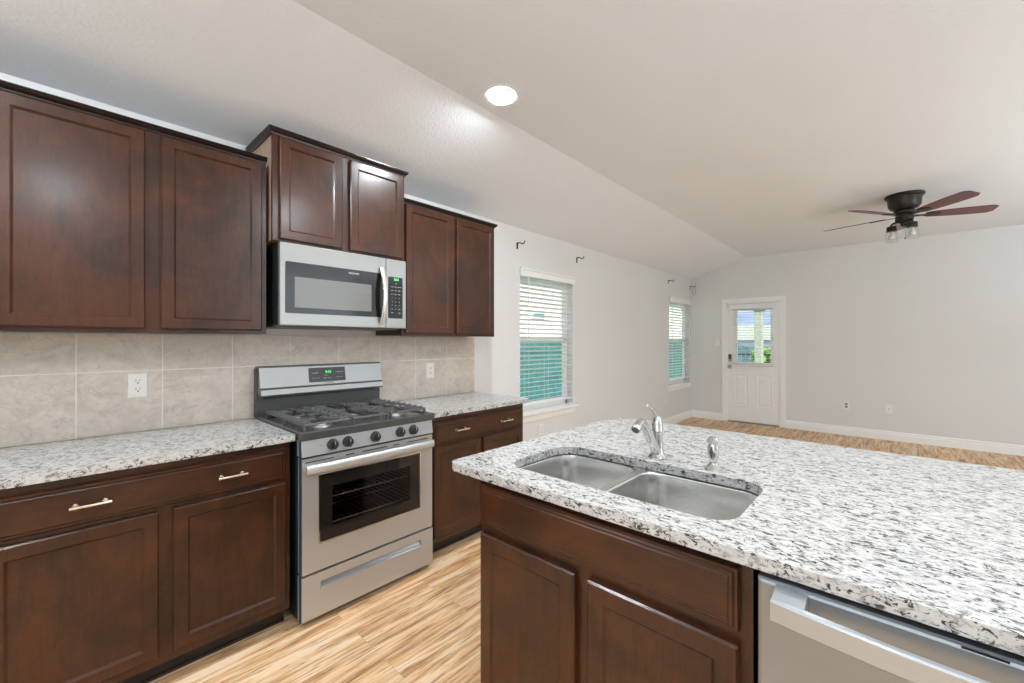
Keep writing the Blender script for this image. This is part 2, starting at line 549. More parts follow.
# ------------------------------------------------------------------ setting
ZW, ZC, XR = 2.457, 2.733, 0.912         # wall height, flat ceiling height, x of the crease
YF, YB, XE = 7.72, -2.5, 7.1             # far wall, rear wall, right wall
W1 = (3.085, 4.000); W2 = (6.735, 7.665); WZ = (0.640, 2.085)
def struct(name, bm, mat, parent=None, **k):
    o = build(name, bm, mat, parent, **k)
    if parent is None: o['kind'] = 'structure'
    return o
struct('floor', B((-0.15, XE, YB, YF + 0.02, -0.06, 0)), M['floor'])
T = 0.14
struct('wall_left', B((-T, 0, YB, W1[0], 0, 2.6), (-T, 0, W1[1], W2[0], 0, 2.6), (-T, 0, W2[1], YF, 0, 2.6),
       (-T, 0, W1[0], W1[1], 0, WZ[0]), (-T, 0, W1[0], W1[1], WZ[1], 2.6),
       (-T, 0, W2[0], W2[1], 0, WZ[0]), (-T, 0, W2[0], W2[1], WZ[1], 2.6)), M['wall'])
DX = (0.588, 1.370); DZ = 1.995
struct('wall_far', B((-T, DX[0], YF, YF + T, 0, 2.86), (DX[1], XE, YF, YF + T, 0, 2.86), (DX[0], DX[1], YF, YF + T, DZ, 2.86)), M['wall'])
struct('wall_rear', B((0, XE, YB - T, YB, 0, 2.86)), M['wall'])
struct('wall_right', B((XE, XE + T, YB - T, YF, 0, 2.86)), M['wall'])
bm = bmesh.new()
prof = [(-T, ZW - T * 0.30), (0, ZW), (XR, ZC), (XE + T, ZC), (XE + T, ZC + 0.2), (XR, ZC + 0.2), (-T, ZW + 0.2)]
loft(bm, [[(x, YB - T, z) for x, z in prof], [(x, YF + T, z) for x, z in prof]], True, True)
struct('ceiling', bm, M['ceiling'])
# baseboards: stepped profile
def baseboard(name, pts_prof, a, b, axis, sign, base):
    bm = bmesh.new()
    loops = []
    for t in (a, b):
        l = []
        for d, z in pts_prof:
            l.append((base + sign * d, t, z) if axis == 'y' else (t, base + sign * d, z))
        loops.append(l)
    loft(bm, loops, True, True)
    return struct(name, bm, M['trim'])
BP = [(0.0, 0.0), (0.016, 0.0), (0.016, 0.085), (0.011, 0.092), (0.011, 0.112), (0.006, 0.122), (0.0, 0.124)]
baseboard('baseboard_left', BP, 2.43, YF, 'y', 1, 0.0)
baseboard('baseboard_far', BP, 1.425, XE, 'x', -1, YF)
baseboard('baseboard_far_corner', BP, 0.017, 0.522, 'x', -1, YF)
baseboard('baseboard_right', BP, YB, YF - 0.02, 'y', -1, XE)

# windows (in the left wall)
def window(n, y0, y1):
    root = empty('window_%d' % n, (0, (y0 + y1) / 2, WZ[0]), kind='structure')
    x0, x1 = -0.125, -0.085
    z0, z1 = WZ; zm = 1.372
    build('window_frame', B((x0, x1, y0, y0 + 0.035, z0, z1), (x0, x1, y1 - 0.035, y1, z0, z1),
          (x0, x1, y0, y1, z1 - 0.035, z1), (x0, x1, y0, y1, z0, z0 + 0.04)), M['trim'], root, bevel=0.003)
    build('upper_sash', B((x0 + 0.004, x1 - 0.01, y0 + 0.035, y0 + 0.065, zm, z1 - 0.035), (x0 + 0.004, x1 - 0.01, y1 - 0.065, y1 - 0.035, zm, z1 - 0.035),
          (x0 + 0.004, x1 - 0.01, y0 + 0.035, y1 - 0.035, zm, zm + 0.03), (x0 + 0.004, x1 - 0.01, y0 + 0.035, y1 - 0.035, z1 - 0.065, z1 - 0.035)), M['trim'], root, bevel=0.002)
    build('lower_sash', B((x0 + 0.015, x1 + 0.008, y0 + 0.035, y0 + 0.07, z0 + 0.04, zm + 0.02), (x0 + 0.015, x1 + 0.008, y1 - 0.07, y1 - 0.035, z0 + 0.04, zm + 0.02),
          (x0 + 0.015, x1 + 0.008, y0 + 0.035, y1 - 0.035, zm - 0.015, zm + 0.02), (x0 + 0.015, x1 + 0.008, y0 + 0.035, y1 - 0.035, z0 + 0.04, z0 + 0.08)), M['trim'], root, bevel=0.002)
    build('pane', B((-0.108, -0.105, y0 + 0.06, y1 - 0.06, zm + 0.02, z1 - 0.06)), M['glass'], root)
    build('pane', B((-0.099, -0.096, y0 + 0.065, y1 - 0.065, z0 + 0.075, zm - 0.01)), M['glass'], root)
    # stool and apron
    build('window_sill', B((-0.085, 0.045, y0 - 0.055 if n == 1 else y0 - 0.045, min(y1 + 0.055, YF - 0.004), z0 - 0.028, z0 + 0.001)), M['trim'], root, bevel=0.006, seg=3)
    bm = bmesh.new()
    ya, yb = y0 - 0.03, min(y1 + 0.03, YF - 0.02)
    pr = [(0.0, z0 - 0.10), (0.010, z0 - 0.10), (0.014, z0 - 0.092), (0.014, z0 - 0.045), (0.022, z0 - 0.029), (0, z0 - 0.029)]
    loft(bm, [[(x, ya, z) for x, z in pr], [(x, yb, z) for x, z in pr]], True, True)
    build('apron', bm, M['trim'], root)
    return root
window(1, *W1); window(2, *W2)

def blind(y0, y1, label, wand=True):
    z1 = WZ[1] - 0.004
    root = empty('window_blind', (-0.03, (y0 + y1) / 2, WZ[0]), label, 'blind', 'white slatted blinds in the left wall windows')
    xc = -0.030
    # valance with little crown profile
    bm = bmesh.new()
    pr = [(0.004, z1 - 0.085), (0.018, z1 - 0.085), (0.018, z1 - 0.03), (0.026, z1 - 0.02), (0.026, z1 - 0.004), (0.004, z1 - 0.004)]
    loft(bm, [[(x, y0 - 0.012, z) for x, z in pr], [(x, y1 + 0.012, z) for x, z in pr]], True, True)
    build('valance', bm, M['blind'], root)
    build('headrail', B((-0.055, 0.003, y0 + 0.006, y1 - 0.006, z1 - 0.05, z1 - 0.001)), M['blind'], root, bevel=0.002)
    bm = bmesh.new()
    pitch = 0.0455
    zt, zb = z1 - 0.105, WZ[0] + 0.105
    n = int((zt - zb) / pitch)
    tilt = math.radians(18)
    for i in range(n + 1):
        z = zt - i * pitch
        loops = []
        for y in (y0 + 0.008, y1 - 0.008):
            l = []
            top = []
            for k in range(5):
                s = (k / 4 - 0.5)
                xx = xc + s * 0.050 * math.cos(tilt)
                zz = z + s * 0.050 * math.sin(tilt) + 0.003 * (1 - (2 * s) ** 2)
                l.append((xx, y, zz)); top.append((xx, y, zz + 0.0024))
            loops.append(l + top[::-1])
        loft(bm, loops, True, True)
    build('slats', bm, M['slat'], root)
    build('bottom_rail', B((xc - 0.026, xc + 0.026, y0 + 0.008, y1 - 0.008, WZ[0] + 0.062, WZ[0] + 0.080)), M['blind'], root, bevel=0.003)
    for f in (0.14, 0.5, 0.86):
        y = y0 + (y1 - y0) * f
        bm = bmesh.new()
        for dx in (-0.027, 0.027):
            tube(bm, [(xc + dx, y, WZ[0] + 0.07), (xc + dx, y, z1 - 0.05)], 0.0011, 6)
        build('ladder_cord', bm, M['blind'], root)
    if wand:
        bm = bmesh.new()
        tube(bm, [(0.010, y0 + 0.12, z1 - 0.088), (0.012, y0 + 0.12, 1.46)], 0.0045, 8)
        tube(bm, [(0.012, y0 + 0.12, 1.46), (0.012, y0 + 0.12, 1.40)], 0.006, 8)
        build('tilt_wand', bm, M['blind'], root, smooth=True)
    return root
blind(*W1, 'white slatted blind in the nearer window just right of the wall cabinets')
blind(*W2, 'white slatted blind in the farther window beside the room corner')

# exterior door in the far wall
d = empty('door_1', ((DX[0] + DX[1]) / 2, YF, 0), kind='structure')
bm = bmesh.new()
def casing(bm, yb, sgn, x0, x1, z1, wd=0.07, t=0.017):
    a = [(x0 - wd, 0), (x0 - wd, z1 + wd), (x1 + wd, z1 + wd), (x1 + wd, 0)]
    for (i0, i1, dep0, dep1) in ((0, 0.45, t, t), (0.45, 0.8, t * 0.75, t * 0.75), (0.8, 1.0, t * 0.5, t * 0.5)):
        o0, o1 = wd * (1 - i0), wd * (1 - i1)
        box(bm, x0 - o0, x0 - o1, yb - dep0, yb, 0, z1 + o0)
        box(bm, x1 + o1, x1 + o0, yb - dep0, yb, 0, z1 + o0)
        box(bm, x0 - o1, x1 + o1, yb - dep0, yb, z1 + o1, z1 + o0)
casing(bm, YF, -1, DX[0], DX[1], DZ)
build('casing', bm, M['trim'], d, bevel=0.002)
build('jamb', B((DX[0], DX[0] + 0.018, YF, YF + T, 0, DZ), (DX[1] - 0.018, DX[1], YF, YF + T, 0, DZ), (DX[0], DX[1], YF, YF + T, DZ - 0.018, DZ)), M['trim'], d)
build('threshold', B((DX[0] + 0.018, DX[1] - 0.018, YF - 0.01, YF + T, 0.0, 0.018)), M['lock'], d, bevel=0.003)
sx0, sx1, sy, sz0, sz1 = DX[0] + 0.020, DX[1] - 0.020, YF + 0.012, 0.022, DZ - 0.020
gx0, gx1, gz0, gz1 = 0.745, 1.240, 1.000, 1.865
bm = B((sx0, gx0, sy, sy + 0.044, sz0, sz1), (gx1, sx1, sy, sy + 0.044, sz0, sz1), (gx0, gx1, sy, sy + 0.044, sz0, gz0), (gx0, gx1, sy, sy + 0.044, gz1, sz1))
build('door_slab', bm, M['door'], d)
for x0, x1 in ((0.700, 0.925), (1.030, 1.265)):
    bm = bmesh.new()
    rings(bm, (x0, sy - 0.0005, 0.27), (1, 0, 0), (0, 0, 1), (0, -1, 0), x1 - x0, 0.545, [(0, -0.002), (0, 0.006), (0.012, 0.008), (0.022, 0.001), (0.035, 0.001), (0.06, 0.008)])
    build('raised_panel', bm, M['door'], d)
bm = bmesh.new()
for (a, b_, c_, e) in ((gx0 - 0.035, gx0 + 0.006, gz0 - 0.035, gz1 + 0.035), (gx1 - 0.006, gx1 + 0.035, gz0 - 0.035, gz1 + 0.035)):
    box(bm, a, b_, sy - 0.012, sy, c_, e)
box(bm, gx0, gx1, sy - 0.012, sy, gz0 - 0.035, gz0 + 0.006); box(bm, gx0, gx1, sy - 0.012, sy, gz1 - 0.006, gz1 + 0.035)
build('glazing_frame', bm, M['door'], d, bevel=0.003)
build('pane', B((gx0, gx1, sy + 0.018, sy + 0.022, gz0, gz1)), M['glass'], d)
# blind on the door
bl = build('blind_valance', B((0.665, 1.290, sy - 0.060, sy - 0.013, 1.885, 1.960)), M['blind'], d, bevel=0.004)
bm = bmesh.new()
z = 1.870
while z > 0.985:
    loops = []
    for x in (0.700, 1.285):
        t = math.radians(-6)
        loops.append([(x, sy - 0.036 + s * math.cos(t), z + s * math.sin(t) + dz) for s, dz in ((-0.0125 * 1.6, 0), (0.0125 * 1.6, 0), (0.0125 * 1.6, 0.002), (-0.0125 * 1.6, 0.002))])
    loft(bm, loops, True, True)
    z -= 0.042
build('blind_slats', bm, M['slat'], d)
build('blind_bottom_rail', B((0.695, 1.290, sy - 0.055, sy - 0.017, 0.955, 0.972)), M['blind'], d, bevel=0.003)
# lockset
bm = B((0.618, 0.662, sy - 0.022, sy - 0.0005, 1.055, 1.135))
build('deadbolt_keypad', bm, M['lockdark'], d, bevel=0.006)
bm = bmesh.new(); lathe(bm, (0.640, sy, 1.035), [(0.026, -0.001), (0.026, -0.012), (0.020, -0.022), (0.0, -0.022)], 'y', 20)
build('deadbolt', bm, M['lock'], d, smooth=True)
bm = bmesh.new(); lathe(bm, (0.640, sy, 0.925), [(0.032, -0.001), (0.032, -0.006), (0.012, -0.012), (0.012, -0.032), (0.024, -0.040), (0.027, -0.052), (0.020, -0.064), (0.0, -0.067)], 'y', 24)
build('door_knob', bm, M['lock'], d, smooth=True)

# ------------------------------------------------------------------ outdoors
o = build('ground_outside', B((-14, -T - 0.02, -6, 30, -0.30, -0.12), (-T - 0.02, 16, YF + T + 0.02, 30, -0.30, -0.12)), M['grass']); o['kind'] = 'structure'
def fence_run(name, label, x0, x1, y0, y1, h, mat, along):
    r = empty(name, ((x0 + x1) / 2, (y0 + y1) / 2, -0.12), label, 'fence')
    bm = bmesh.new()
    a, b_ = (y0, y1) if along == 'y' else (x0, x1)
    t = a
    while t < b_:
        hh = h + random.uniform(-0.01, 0.01)
        if along == 'y': box(bm, x0, x0 + 0.018, t, t + 0.132, -0.12, hh)
        else: box(bm, t, t + 0.132, y0, y0 + 0.018, -0.12, hh)
        t += 0.140
    build('boards', bm, mat, r)
    bm = bmesh.new()
    for z in (0.2, h - 0.25):
        if along == 'y': box(bm, x0 + 0.018, x0 + 0.056, y0, y1, z, z + 0.085)
        else: box(bm, x0, x1, y0 - 0.04, y0, z, z + 0.085)
    build('rails', bm, mat, r)
    return r
fence_run('side_yard_fence', 'teal board fence seen through the blinds of the left wall windows', -2.6, -2.5, 0.5, 16.0, 1.42, M['fence'], 'y')
fence_run('back_yard_fence', 'blue grey board fence seen low through the glazed door', -2.4, 9.0, 16.2, 16.3, 1.18, M['bluefence'], 'x')
nb = empty('neighbour_house', (-6.5, 6.5, -0.12), 'pale neighbouring house beyond the side fence, seen through window blinds', 'house')
build('house_wall', B((-9.5, -4.2, 1.0, 26.0, -0.12, 3.0)), M['siding'], nb)
bm = bmesh.new()
loft(bm, [[(-9.8, y, 3.0), (-4.0, y, 3.0), (-6.9, y, 3.35)] for y in (0.6, 26.4)], True, True)
build('house_roof', bm, M['roofing'], nb)
for y, z in ((5.55, 1.95), (8.3, 1.95), (10.9, 1.9)):
    f = build('house_window', B((-4.2, -4.16, y, y + 0.5, z, z + 0.16)), M['trim'], nb)
    build('house_window_pane', B((-4.16, -4.15, y + 0.04, y + 0.46, z + 0.03, z + 0.13)), M['clapglass'], f)
fb = empty('house_outside', (-2, 46, -1.2), 'cream house with pale roof behind the yard, seen through the glazed door', 'house')
build('house_wall', B((-14, 12.0, 43.0, 49.0, -1.2, 1.5)), simple('cream_wall', (0.80, 0.74, 0.60), 0.8, vary=0.04), fb)
bm = bmesh.new()
loft(bm, [[(x, 42.4, 1.5), (x, 49.6, 1.5), (x, 46, 2.95)] for x in (-14.5, 12.5)], True, True)
build('house_roof', bm, M['roofing'], fb)
pp = empty('porch_post', (0.605, 9.9, -0.12), 'thick grey green porch post with flared bracket top, outside the glazed door', 'post')
build('shaft', B((0.535, 0.675, 9.83, 9.97, -0.12, 2.12)), M['postwood'], pp, bevel=0.008)
bm = bmesh.new()
loft(bm, [[(0.605 + sx * a, 9.9 + sy2 * a, z) for sx, sy2 in ((-1, -1), (1, -1), (1, 1), (-1, 1))] for a, z in ((0.075, 1.97), (0.10, 2.00), (0.14, 2.10), (0.14, 2.14))], True, True)
build('capital', bm, M['postwood'], pp)
pb = build('porch_beam', B((-1.0, 4.0, 9.8, 10.0, 2.145, 2.36)), M['postwood'], None); tag(pb, 'grey green beam resting on the porch post outside the door', 'beam')
hb = bmesh.new()
for i in range(260):
    x = random.uniform(-0.62, 0.30); y = random.uniform(14.8, 15.6); z = random.uniform(0.0, 1.05)
    bmesh.ops.create_icosphere(hb, subdivisions=1, radius=random.uniform(0.07, 0.16), matrix=Matrix.Translation((x, y, z)))
tag(build('green_shrub', hb, simple('shrub_leaves', (0.12, 0.24, 0.07), 0.8, vary=0.4, vscale=10)), 'bright green shrub low behind the porch post, seen through the door glass', 'shrub')

# ------------------------------------------------------------------ cabinets
DOOR = lambda t, fr: [(0, 0), (0, t - 0.005), (0.005, t), (fr, t), (fr + 0.0085, t - 0.0085), (fr + 0.010, t - 0.0085)]
DRW = lambda t: [(0, 0), (0, t - 0.010), (0.004, t - 0.006), (0.012, t - 0.006), (0.016, t - 0.0015), (0.020, t)]
def door_leaf(name, parent, axis, face, a0, a1, z0, z1, fr=0.044, t=0.020, mat=None, prof=None, gap=0.0006):
    """axis '+x': leaf faces +X with its back at x=face; '-y': faces -Y"""
    bm = bmesh.new()
    pf = prof or DOOR(t, fr)
    if axis == '+x': rings(bm, (face + gap, a0, z0), (0, 1, 0), (0, 0, 1), (1, 0, 0), a1 - a0, z1 - z0, pf)
    else: rings(bm, (a0, face - gap, z0), (1, 0, 0), (0, 0, 1), (0, -1, 0), a1 - a0, z1 - z0, pf)
    return build(name, bm, mat or M['cab'], parent)

def pull(parent, axis, face, c, z, length=0.105):
    bm = bmesh.new()
    P = (lambda a, out, zz: (face + out, a, zz)) if axis == '+x' else (lambda a, out, zz: (a, face - out, zz))
    h = length / 2
    for s in (-1, 1):
        a = c + s * h * 0.72
        tube(bm, [P(a, 0.0, z), P(a, 0.004, z), P(a, 0.0041, z), P(a, 0.020, z), P(a, 0.029, z)], [0.0085, 0.0085, 0.0055, 0.0045, 0.006], 12)
    tube(bm, [P(c - h, 0.028, z), P(c - h * 0.9, 0.028, z), P(c, 0.030, z), P(c + h * 0.9, 0.028, z), P(c + h, 0.028, z)], [0.0058, 0.0050, 0.0048, 0.0050, 0.0058], 12)
    return build('drawer_pull', bm, M['nickel'], parent, smooth=True)

def crown(parent, xf, y0, y1, z0, z1, proj=0.03, left_return=True, right_return=True):
    """crown moulding along the front of a wall cabinet, mitred returns"""
    hs = z1 - z0
    pr = [(0.001, 0), (0.004, 0), (0.006, 0.25), (0.012, 0.40), (0.020, 0.62), (proj - 0.004, 0.80), (proj, 0.85), (proj, 1.0), (0.001, 1.0)]
    bm = bmesh.new()
    L = []
    yl = lambda d: y0 - (d if left_return else 0)
    yr = lambda d: y1 + (d if right_return else 0)
    loops = []
    if left_return: loops.append([(0.004, yl(dd), z0 + hs * f) for dd, f in pr])
    loops.append([(xf + dd, yl(dd), z0 + hs * f) for dd, f in pr])
    loops.append([(xf + dd, yr(dd), z0 + hs * f) for dd, f in pr])
    if right_return: loops.append([(0.004, yr(dd), z0 + hs * f) for dd, f in pr])
    loft(bm, loops, True, True)
    return build('crown_molding', bm, M['cab_dark'], parent)

def wall_cabinet(label, y0, y1, z0, z1, xf, doors, crown_h=0.03, lr=True, rr=True, dz0=0.022, dz1=0.022, side=None):
    r = empty('wall_cabinet', (0, (y0 + y1) / 2, z0), label, 'cabinet', 'wall cabinets in the kitchen')
    if side:   # pale side panel above the neighbour
        build('cabinet_body', B((0.002, xf - 0.02, y0 + 0.003, y1 - 0.003, z0 + 0.004, z1)), side, r)
    else:
        build('cabinet_body', B((0.002, xf - 0.02, y0 + 0.003, y1 - 0.003, z0 + 0.004, z1)), M['cab'], r)
    build('face_frame', B((xf - 0.02, xf, y0, y1, z0, z1)), M['cab'], r, bevel=0.0015)
    for a, b_ in doors:
        door_leaf('door', r, '+x', xf, a, b_, z0 + dz0, z1 - dz1)
    crown(r, xf, y0, y1, z1 - 0.008, z1 + crown_h - 0.009, 0.021, lr, rr)
    return r

XU = 0.330
wall_cabinet('reddish brown wall cabinet at the far left edge, left of the microwave, with two doors', -0.180, 0.738, 1.387, 2.268, XU, [(-0.153, 0.264), (0.317, 0.713)], 0.030, False, False, 0.018, 0.014)
wall_cabinet('dark wall cabinet with short doors standing higher and further out, above the microwave', 0.752, 1.530, 1.868, 2.418, 0.372, [(0.783, 1.112), (1.160, 1.510)], 0.034, True, True, 0.010, 0.014, M['cab_side'])
wall_cabinet('reddish brown wall cabinet right of the microwave, nearest the window, with two doors', 1.536, 2.395, 1.387, 2.268, XU, [(1.560, 1.955), (1.993, 2.378)], 0.030, False, True, 0.018, 0.014)
wall_cabinet('brown wall cabinet beyond the left edge over the end of the left counter', -1.100, -0.184, 1.387, 2.268, XU, [(-1.075, -0.665), (-0.62, -0.207)], 0.030, True, False, 0.018, 0.014)

XB = 0.610
def base_cabinet(label, y0, y1, doors, drawer, pulls):
    r = empty('base_cabinet', (0.3, (y0 + y1) / 2, 0), label, 'cabinet', 'base cabinets along the tiled wall')
    build('cabinet_body', B((0.002, XB - 0.02, y0 + 0.002, y1 - 0.002, 0.10, 0.8835)), M['cab'], r)
    build('face_frame', B((XB - 0.02, XB, y0, y1, 0.095, 0.8835)), M['cab'], r, bevel=0.0015)
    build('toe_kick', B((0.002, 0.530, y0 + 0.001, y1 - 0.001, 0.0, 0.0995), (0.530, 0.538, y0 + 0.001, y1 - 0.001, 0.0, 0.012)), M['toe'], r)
    for a, b_ in doors: door_leaf('door', r, '+x', XB, a, b_, 0.132, 0.693)
    dr = door_leaf('drawer', r, '+x', XB, drawer[0], drawer[1], 0.711, 0.851, prof=DRW(0.020), mat=M['cab_h'])
    for c in pulls: pull(dr, '+x', XB + 0.0206, c, 0.781)
    return r
base_cabinet('dark brown base cabinet left of the gas range under the granite counter', -0.180, 0.752, [(-0.153, 0.273), (0.318, 0.730)], (-0.153, 0.730), (0.087, 0.512))
base_cabinet('plum brown base cabinet right of the gas range, nearest the window', 1.548, 2.425, [(1.574, 1.963), (1.997, 2.400)], (1.574, 2.400), (1.785, 2.205))
base_cabinet('brown base cabinet beyond the left edge under the end of the left counter', -1.100, -0.184, [(-1.075, -0.665), (-0.62, -0.207)], (-1.075, -0.207), (-0.87, -0.41))

# countertops
def counter(name, outline, holes, label, mat, cat='countertop', z0=0.884, z1=0.914):
    bm = bmesh.new()
    plate2d(bm, outline, holes, z0, z1)
    o = build(name, bm, mat, None, bevel=0.009, seg=3)
    tag(o, label, cat)
    return o
def corner_poly(x0, y0, x1, y1, r):
    """radii at (x0,y0),(x1,y0),(x1,y1),(x0,y1)"""
    pts = []
    for cx, cy, qx, qy, a0, rr in ((x0, y0, 1, 1, 180, r[0]), (x1, y0, -1, 1, 270, r[1]), (x1, y1, -1, -1, 0, r[2]), (x0, y1, 1, -1, 90, r[3])):
        if rr <= 0: pts.append((cx, cy)); continue
        for i in range(9):
            a = math.radians(a0 + 90 * i / 8)
            pts.append((cx + qx * rr + rr * math.cos(a), cy + qy * rr + rr * math.sin(a)))
    return pts
counter('granite_countertop', corner_poly(0.013, -1.12, 0.648, 0.765, (0, 0, 0.008, 0)), [], 'speckled granite countertop left of the gas range along the tiled wall', M['granite_y'])
counter('granite_countertop', corner_poly(0.013, 1.536, 0.648, 2.462, (0, 0.008, 0.025, 0)), [], 'short speckled granite countertop right of the gas range, ending near the window', M['granite_y'])
SX0, SX1, SY0, SY1 = 1.690, 2.432, 1.082, 1.462
hole = corner_poly(SX0, SY0, SX1, SY1, (0.09, 0.075, 0.075, 0.09))
counter('island_countertop', corner_poly(1.518, 0.968, 3.95, 2.208, (0.035, 0.03, 0.1, 0.15)), [hole], 'large glossy speckled granite island countertop with sink cutout and rounded corners', M['granite_x'])

# backsplash: tiles over a grout bed
bs = bmesh.new()
box(bs, 0.0005, 0.0098, -1.12, 2.474, 0.9145, 1.3865, 1)
ys = [-1.12, -0.832, -0.532, -0.232, 0.067, 0.367, 0.667, 0.967, 1.267, 1.567, 1.867, 2.167, 2.474]
for a, b_ in zip(ys, ys[1:]):
    for z0, z1 in ((0.915, 1.2055), (1.2085, 1.3863)):
        rings(bs, (0.008, a + 0.0014, z0), (0, 1, 0), (0, 0, 1), (1, 0, 0), b_ - a - 0.0028, z1 - z0, [(0, 0), (0, 0.001), (0.0015, 0.0025)], 0)
o = build('tile_backsplash', bs, [M['tile'], M['grout']], None)
tag(o, 'beige marbled tile backsplash in two rows behind the counters and range', 'backsplash')
# strip of tile above, behind the microwave, is hidden; the wall shows above it

# ------------------------------------------------------------------ island cabinets
YI = 1.010
r = empty('island_cabinet', (2.07, 1.30, 0), 'dark brown island sink cabinet with wide false drawer front and two doors', 'cabinet')
ibody = [(2.475, 2.491, YI + 0.02, 1.61, 0.10, 0.8835), (1.672, 2.475, YI + 0.02, 1.61, 0.10, 0.118), (1.672, 2.475, 1.592, 1.61, 0.118, 0.8835)]
build('cabinet_body', B(*ibody), M['cab'], r)
build('face_frame', B((1.654, 1.694, YI, YI + 0.019, 0.095, 0.8835), (2.440, 2.494, YI, YI + 0.019, 0.095, 0.8835), (2.045, 2.092, YI, YI + 0.019, 0.145, 0.67), (2.045, 2.092, YI, YI + 0.019, 0.745, 0.80),
      (1.694, 2.440, YI, YI + 0.019, 0.095, 0.145), (1.694, 2.440, YI, YI + 0.019, 0.67, 0.745), (1.694, 2.440, YI, YI + 0.019, 0.80, 0.8835)), M['cab'], r)
build('side_panel', B((1.654, 1.671, YI + 0.02, 1.61, 0.0, 0.8835)), M['cab'], r)
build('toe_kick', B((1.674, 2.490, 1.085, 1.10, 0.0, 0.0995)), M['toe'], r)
door_leaf('door', r, '-y', YI, 1.664, 2.049, 0.128, 0.694, 0.048, 0.022)
door_leaf('door', r, '-y', YI, 2.092, 2.470, 0.128, 0.694, 0.048, 0.022)
FF = [(0, 0), (0, 0.010), (0.004, 0.014), (0.011, 0.014), (0.015, 0.018), (0.022, 0.018), (0.026, 0.021), (0.030, 0.021), (0.034, 0.0175), (0.037, 0.0175)]
door_leaf('false_drawer_front', r, '-y', YI, 1.660, 2.470, 0.722, 0.860, prof=[(0, 0), (0, 0.010), (0.003, 0.015), (0.009, 0.015), (0.013, 0.019), (0.019, 0.019), (0.022, 0.022)], mat=M['cab_h'])
r2 = empty('island_end_cabinet', (3.5, 1.30, 0), 'brown island cabinet beyond the dishwasher at the right', 'cabinet')
build('cabinet_body', B((3.122, 3.90, YI + 0.02, 1.61, 0.10, 0.8835)), M['cab'], r2)
build('face_frame', B((3.122, 3.90, YI, YI + 0.02, 0.095, 0.8835)), M['cab'], r2)
door_leaf('door', r2, '-y', YI, 3.14, 3.50, 0.128, 0.694); door_leaf('door', r2, '-y', YI, 3.52, 3.88, 0.128, 0.694)
door_leaf('drawer', r2, '-y', YI, 3.14, 3.88, 0.722, 0.860, prof=DRW(0.02), mat=M['cab_h'])
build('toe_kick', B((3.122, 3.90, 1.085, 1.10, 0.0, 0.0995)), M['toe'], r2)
o = build('island_back_panel', B((1.654, 3.90, 1.612, 1.93, 0.0, 0.8835)), M['wall'], None, bevel=0.004)
tag(o, 'painted half wall carrying the back of the island countertop', 'half wall'); o['kind'] = 'structure'

# dishwasher
dw = empty('dishwasher', (2.81, 1.3, 0), 'stainless dishwasher with bowed bar handle under the island counter at bottom right', 'dishwasher')
build('tub', B((2.515, 3.105, YI - 0.002, 1.59, 0.10, 0.865)), M['black_side'], dw)
bm = bmesh.new()
rings(bm, (2.510, 1.006, 0.105), (1, 0, 0), (0, 0, 1), (0, -1, 0), 0.600, 0.766, [(0, 0), (0, 0.030), (0.003, 0.036), (0.008, 0.038)])
build('door_panel', bm, M['dish_steel'], dw)
build('toe_panel', B((2.515, 3.105, 1.03, 1.045, 0.0, 0.099)), M['black_side'], dw)
DYF = 1.006 - 0.038
# handle: flat bar bowed outwards, with angled end brackets
bm = bmesh.new()
loops = []
n = 24
for i in range(n + 1):
    s = i / n
    x = 2.543 + s * (3.077 - 2.543)
    bow = 0.052 + 0.020 * math.sin(PI * s)
    y = DYF - bow
    loops.append([(x, y, 0.822), (x, y, 0.856), (x, y + 0.004, 0.859), (x, y + 0.014, 0.859), (x, y + 0.014, 0.819), (x, y + 0.004, 0.819)])
loft(bm, loops, True, True)
for s in (0, 1):
    x0 = 2.543 if s == 0 else 3.077 - 0.052
    vs = [(x0, DYF - 0.042, 0.822), (x0 + 0.052, DYF - 0.042, 0.822), (x0 + 0.052, DYF - 0.042, 0.857), (x0, DYF - 0.042, 0.857)]
    ve = [(x0, DYF - 0.0005, 0.822), (x0 + 0.052, DYF - 0.0005, 0.822), (x0 + 0.052, DYF - 0.0005, 0.8685), (x0, DYF - 0.0005, 0.8685)]
    loft(bm, [vs, ve], True, True)
build('handle', bm, stainless('handle_steel', (0.46, 0.49, 0.52), 0.34), dw)
build('vent_slot', B((2.795, 2.845, DYF - 0.001, DYF + 0.001, 0.8655, 0.8685)), M['black'], dw)

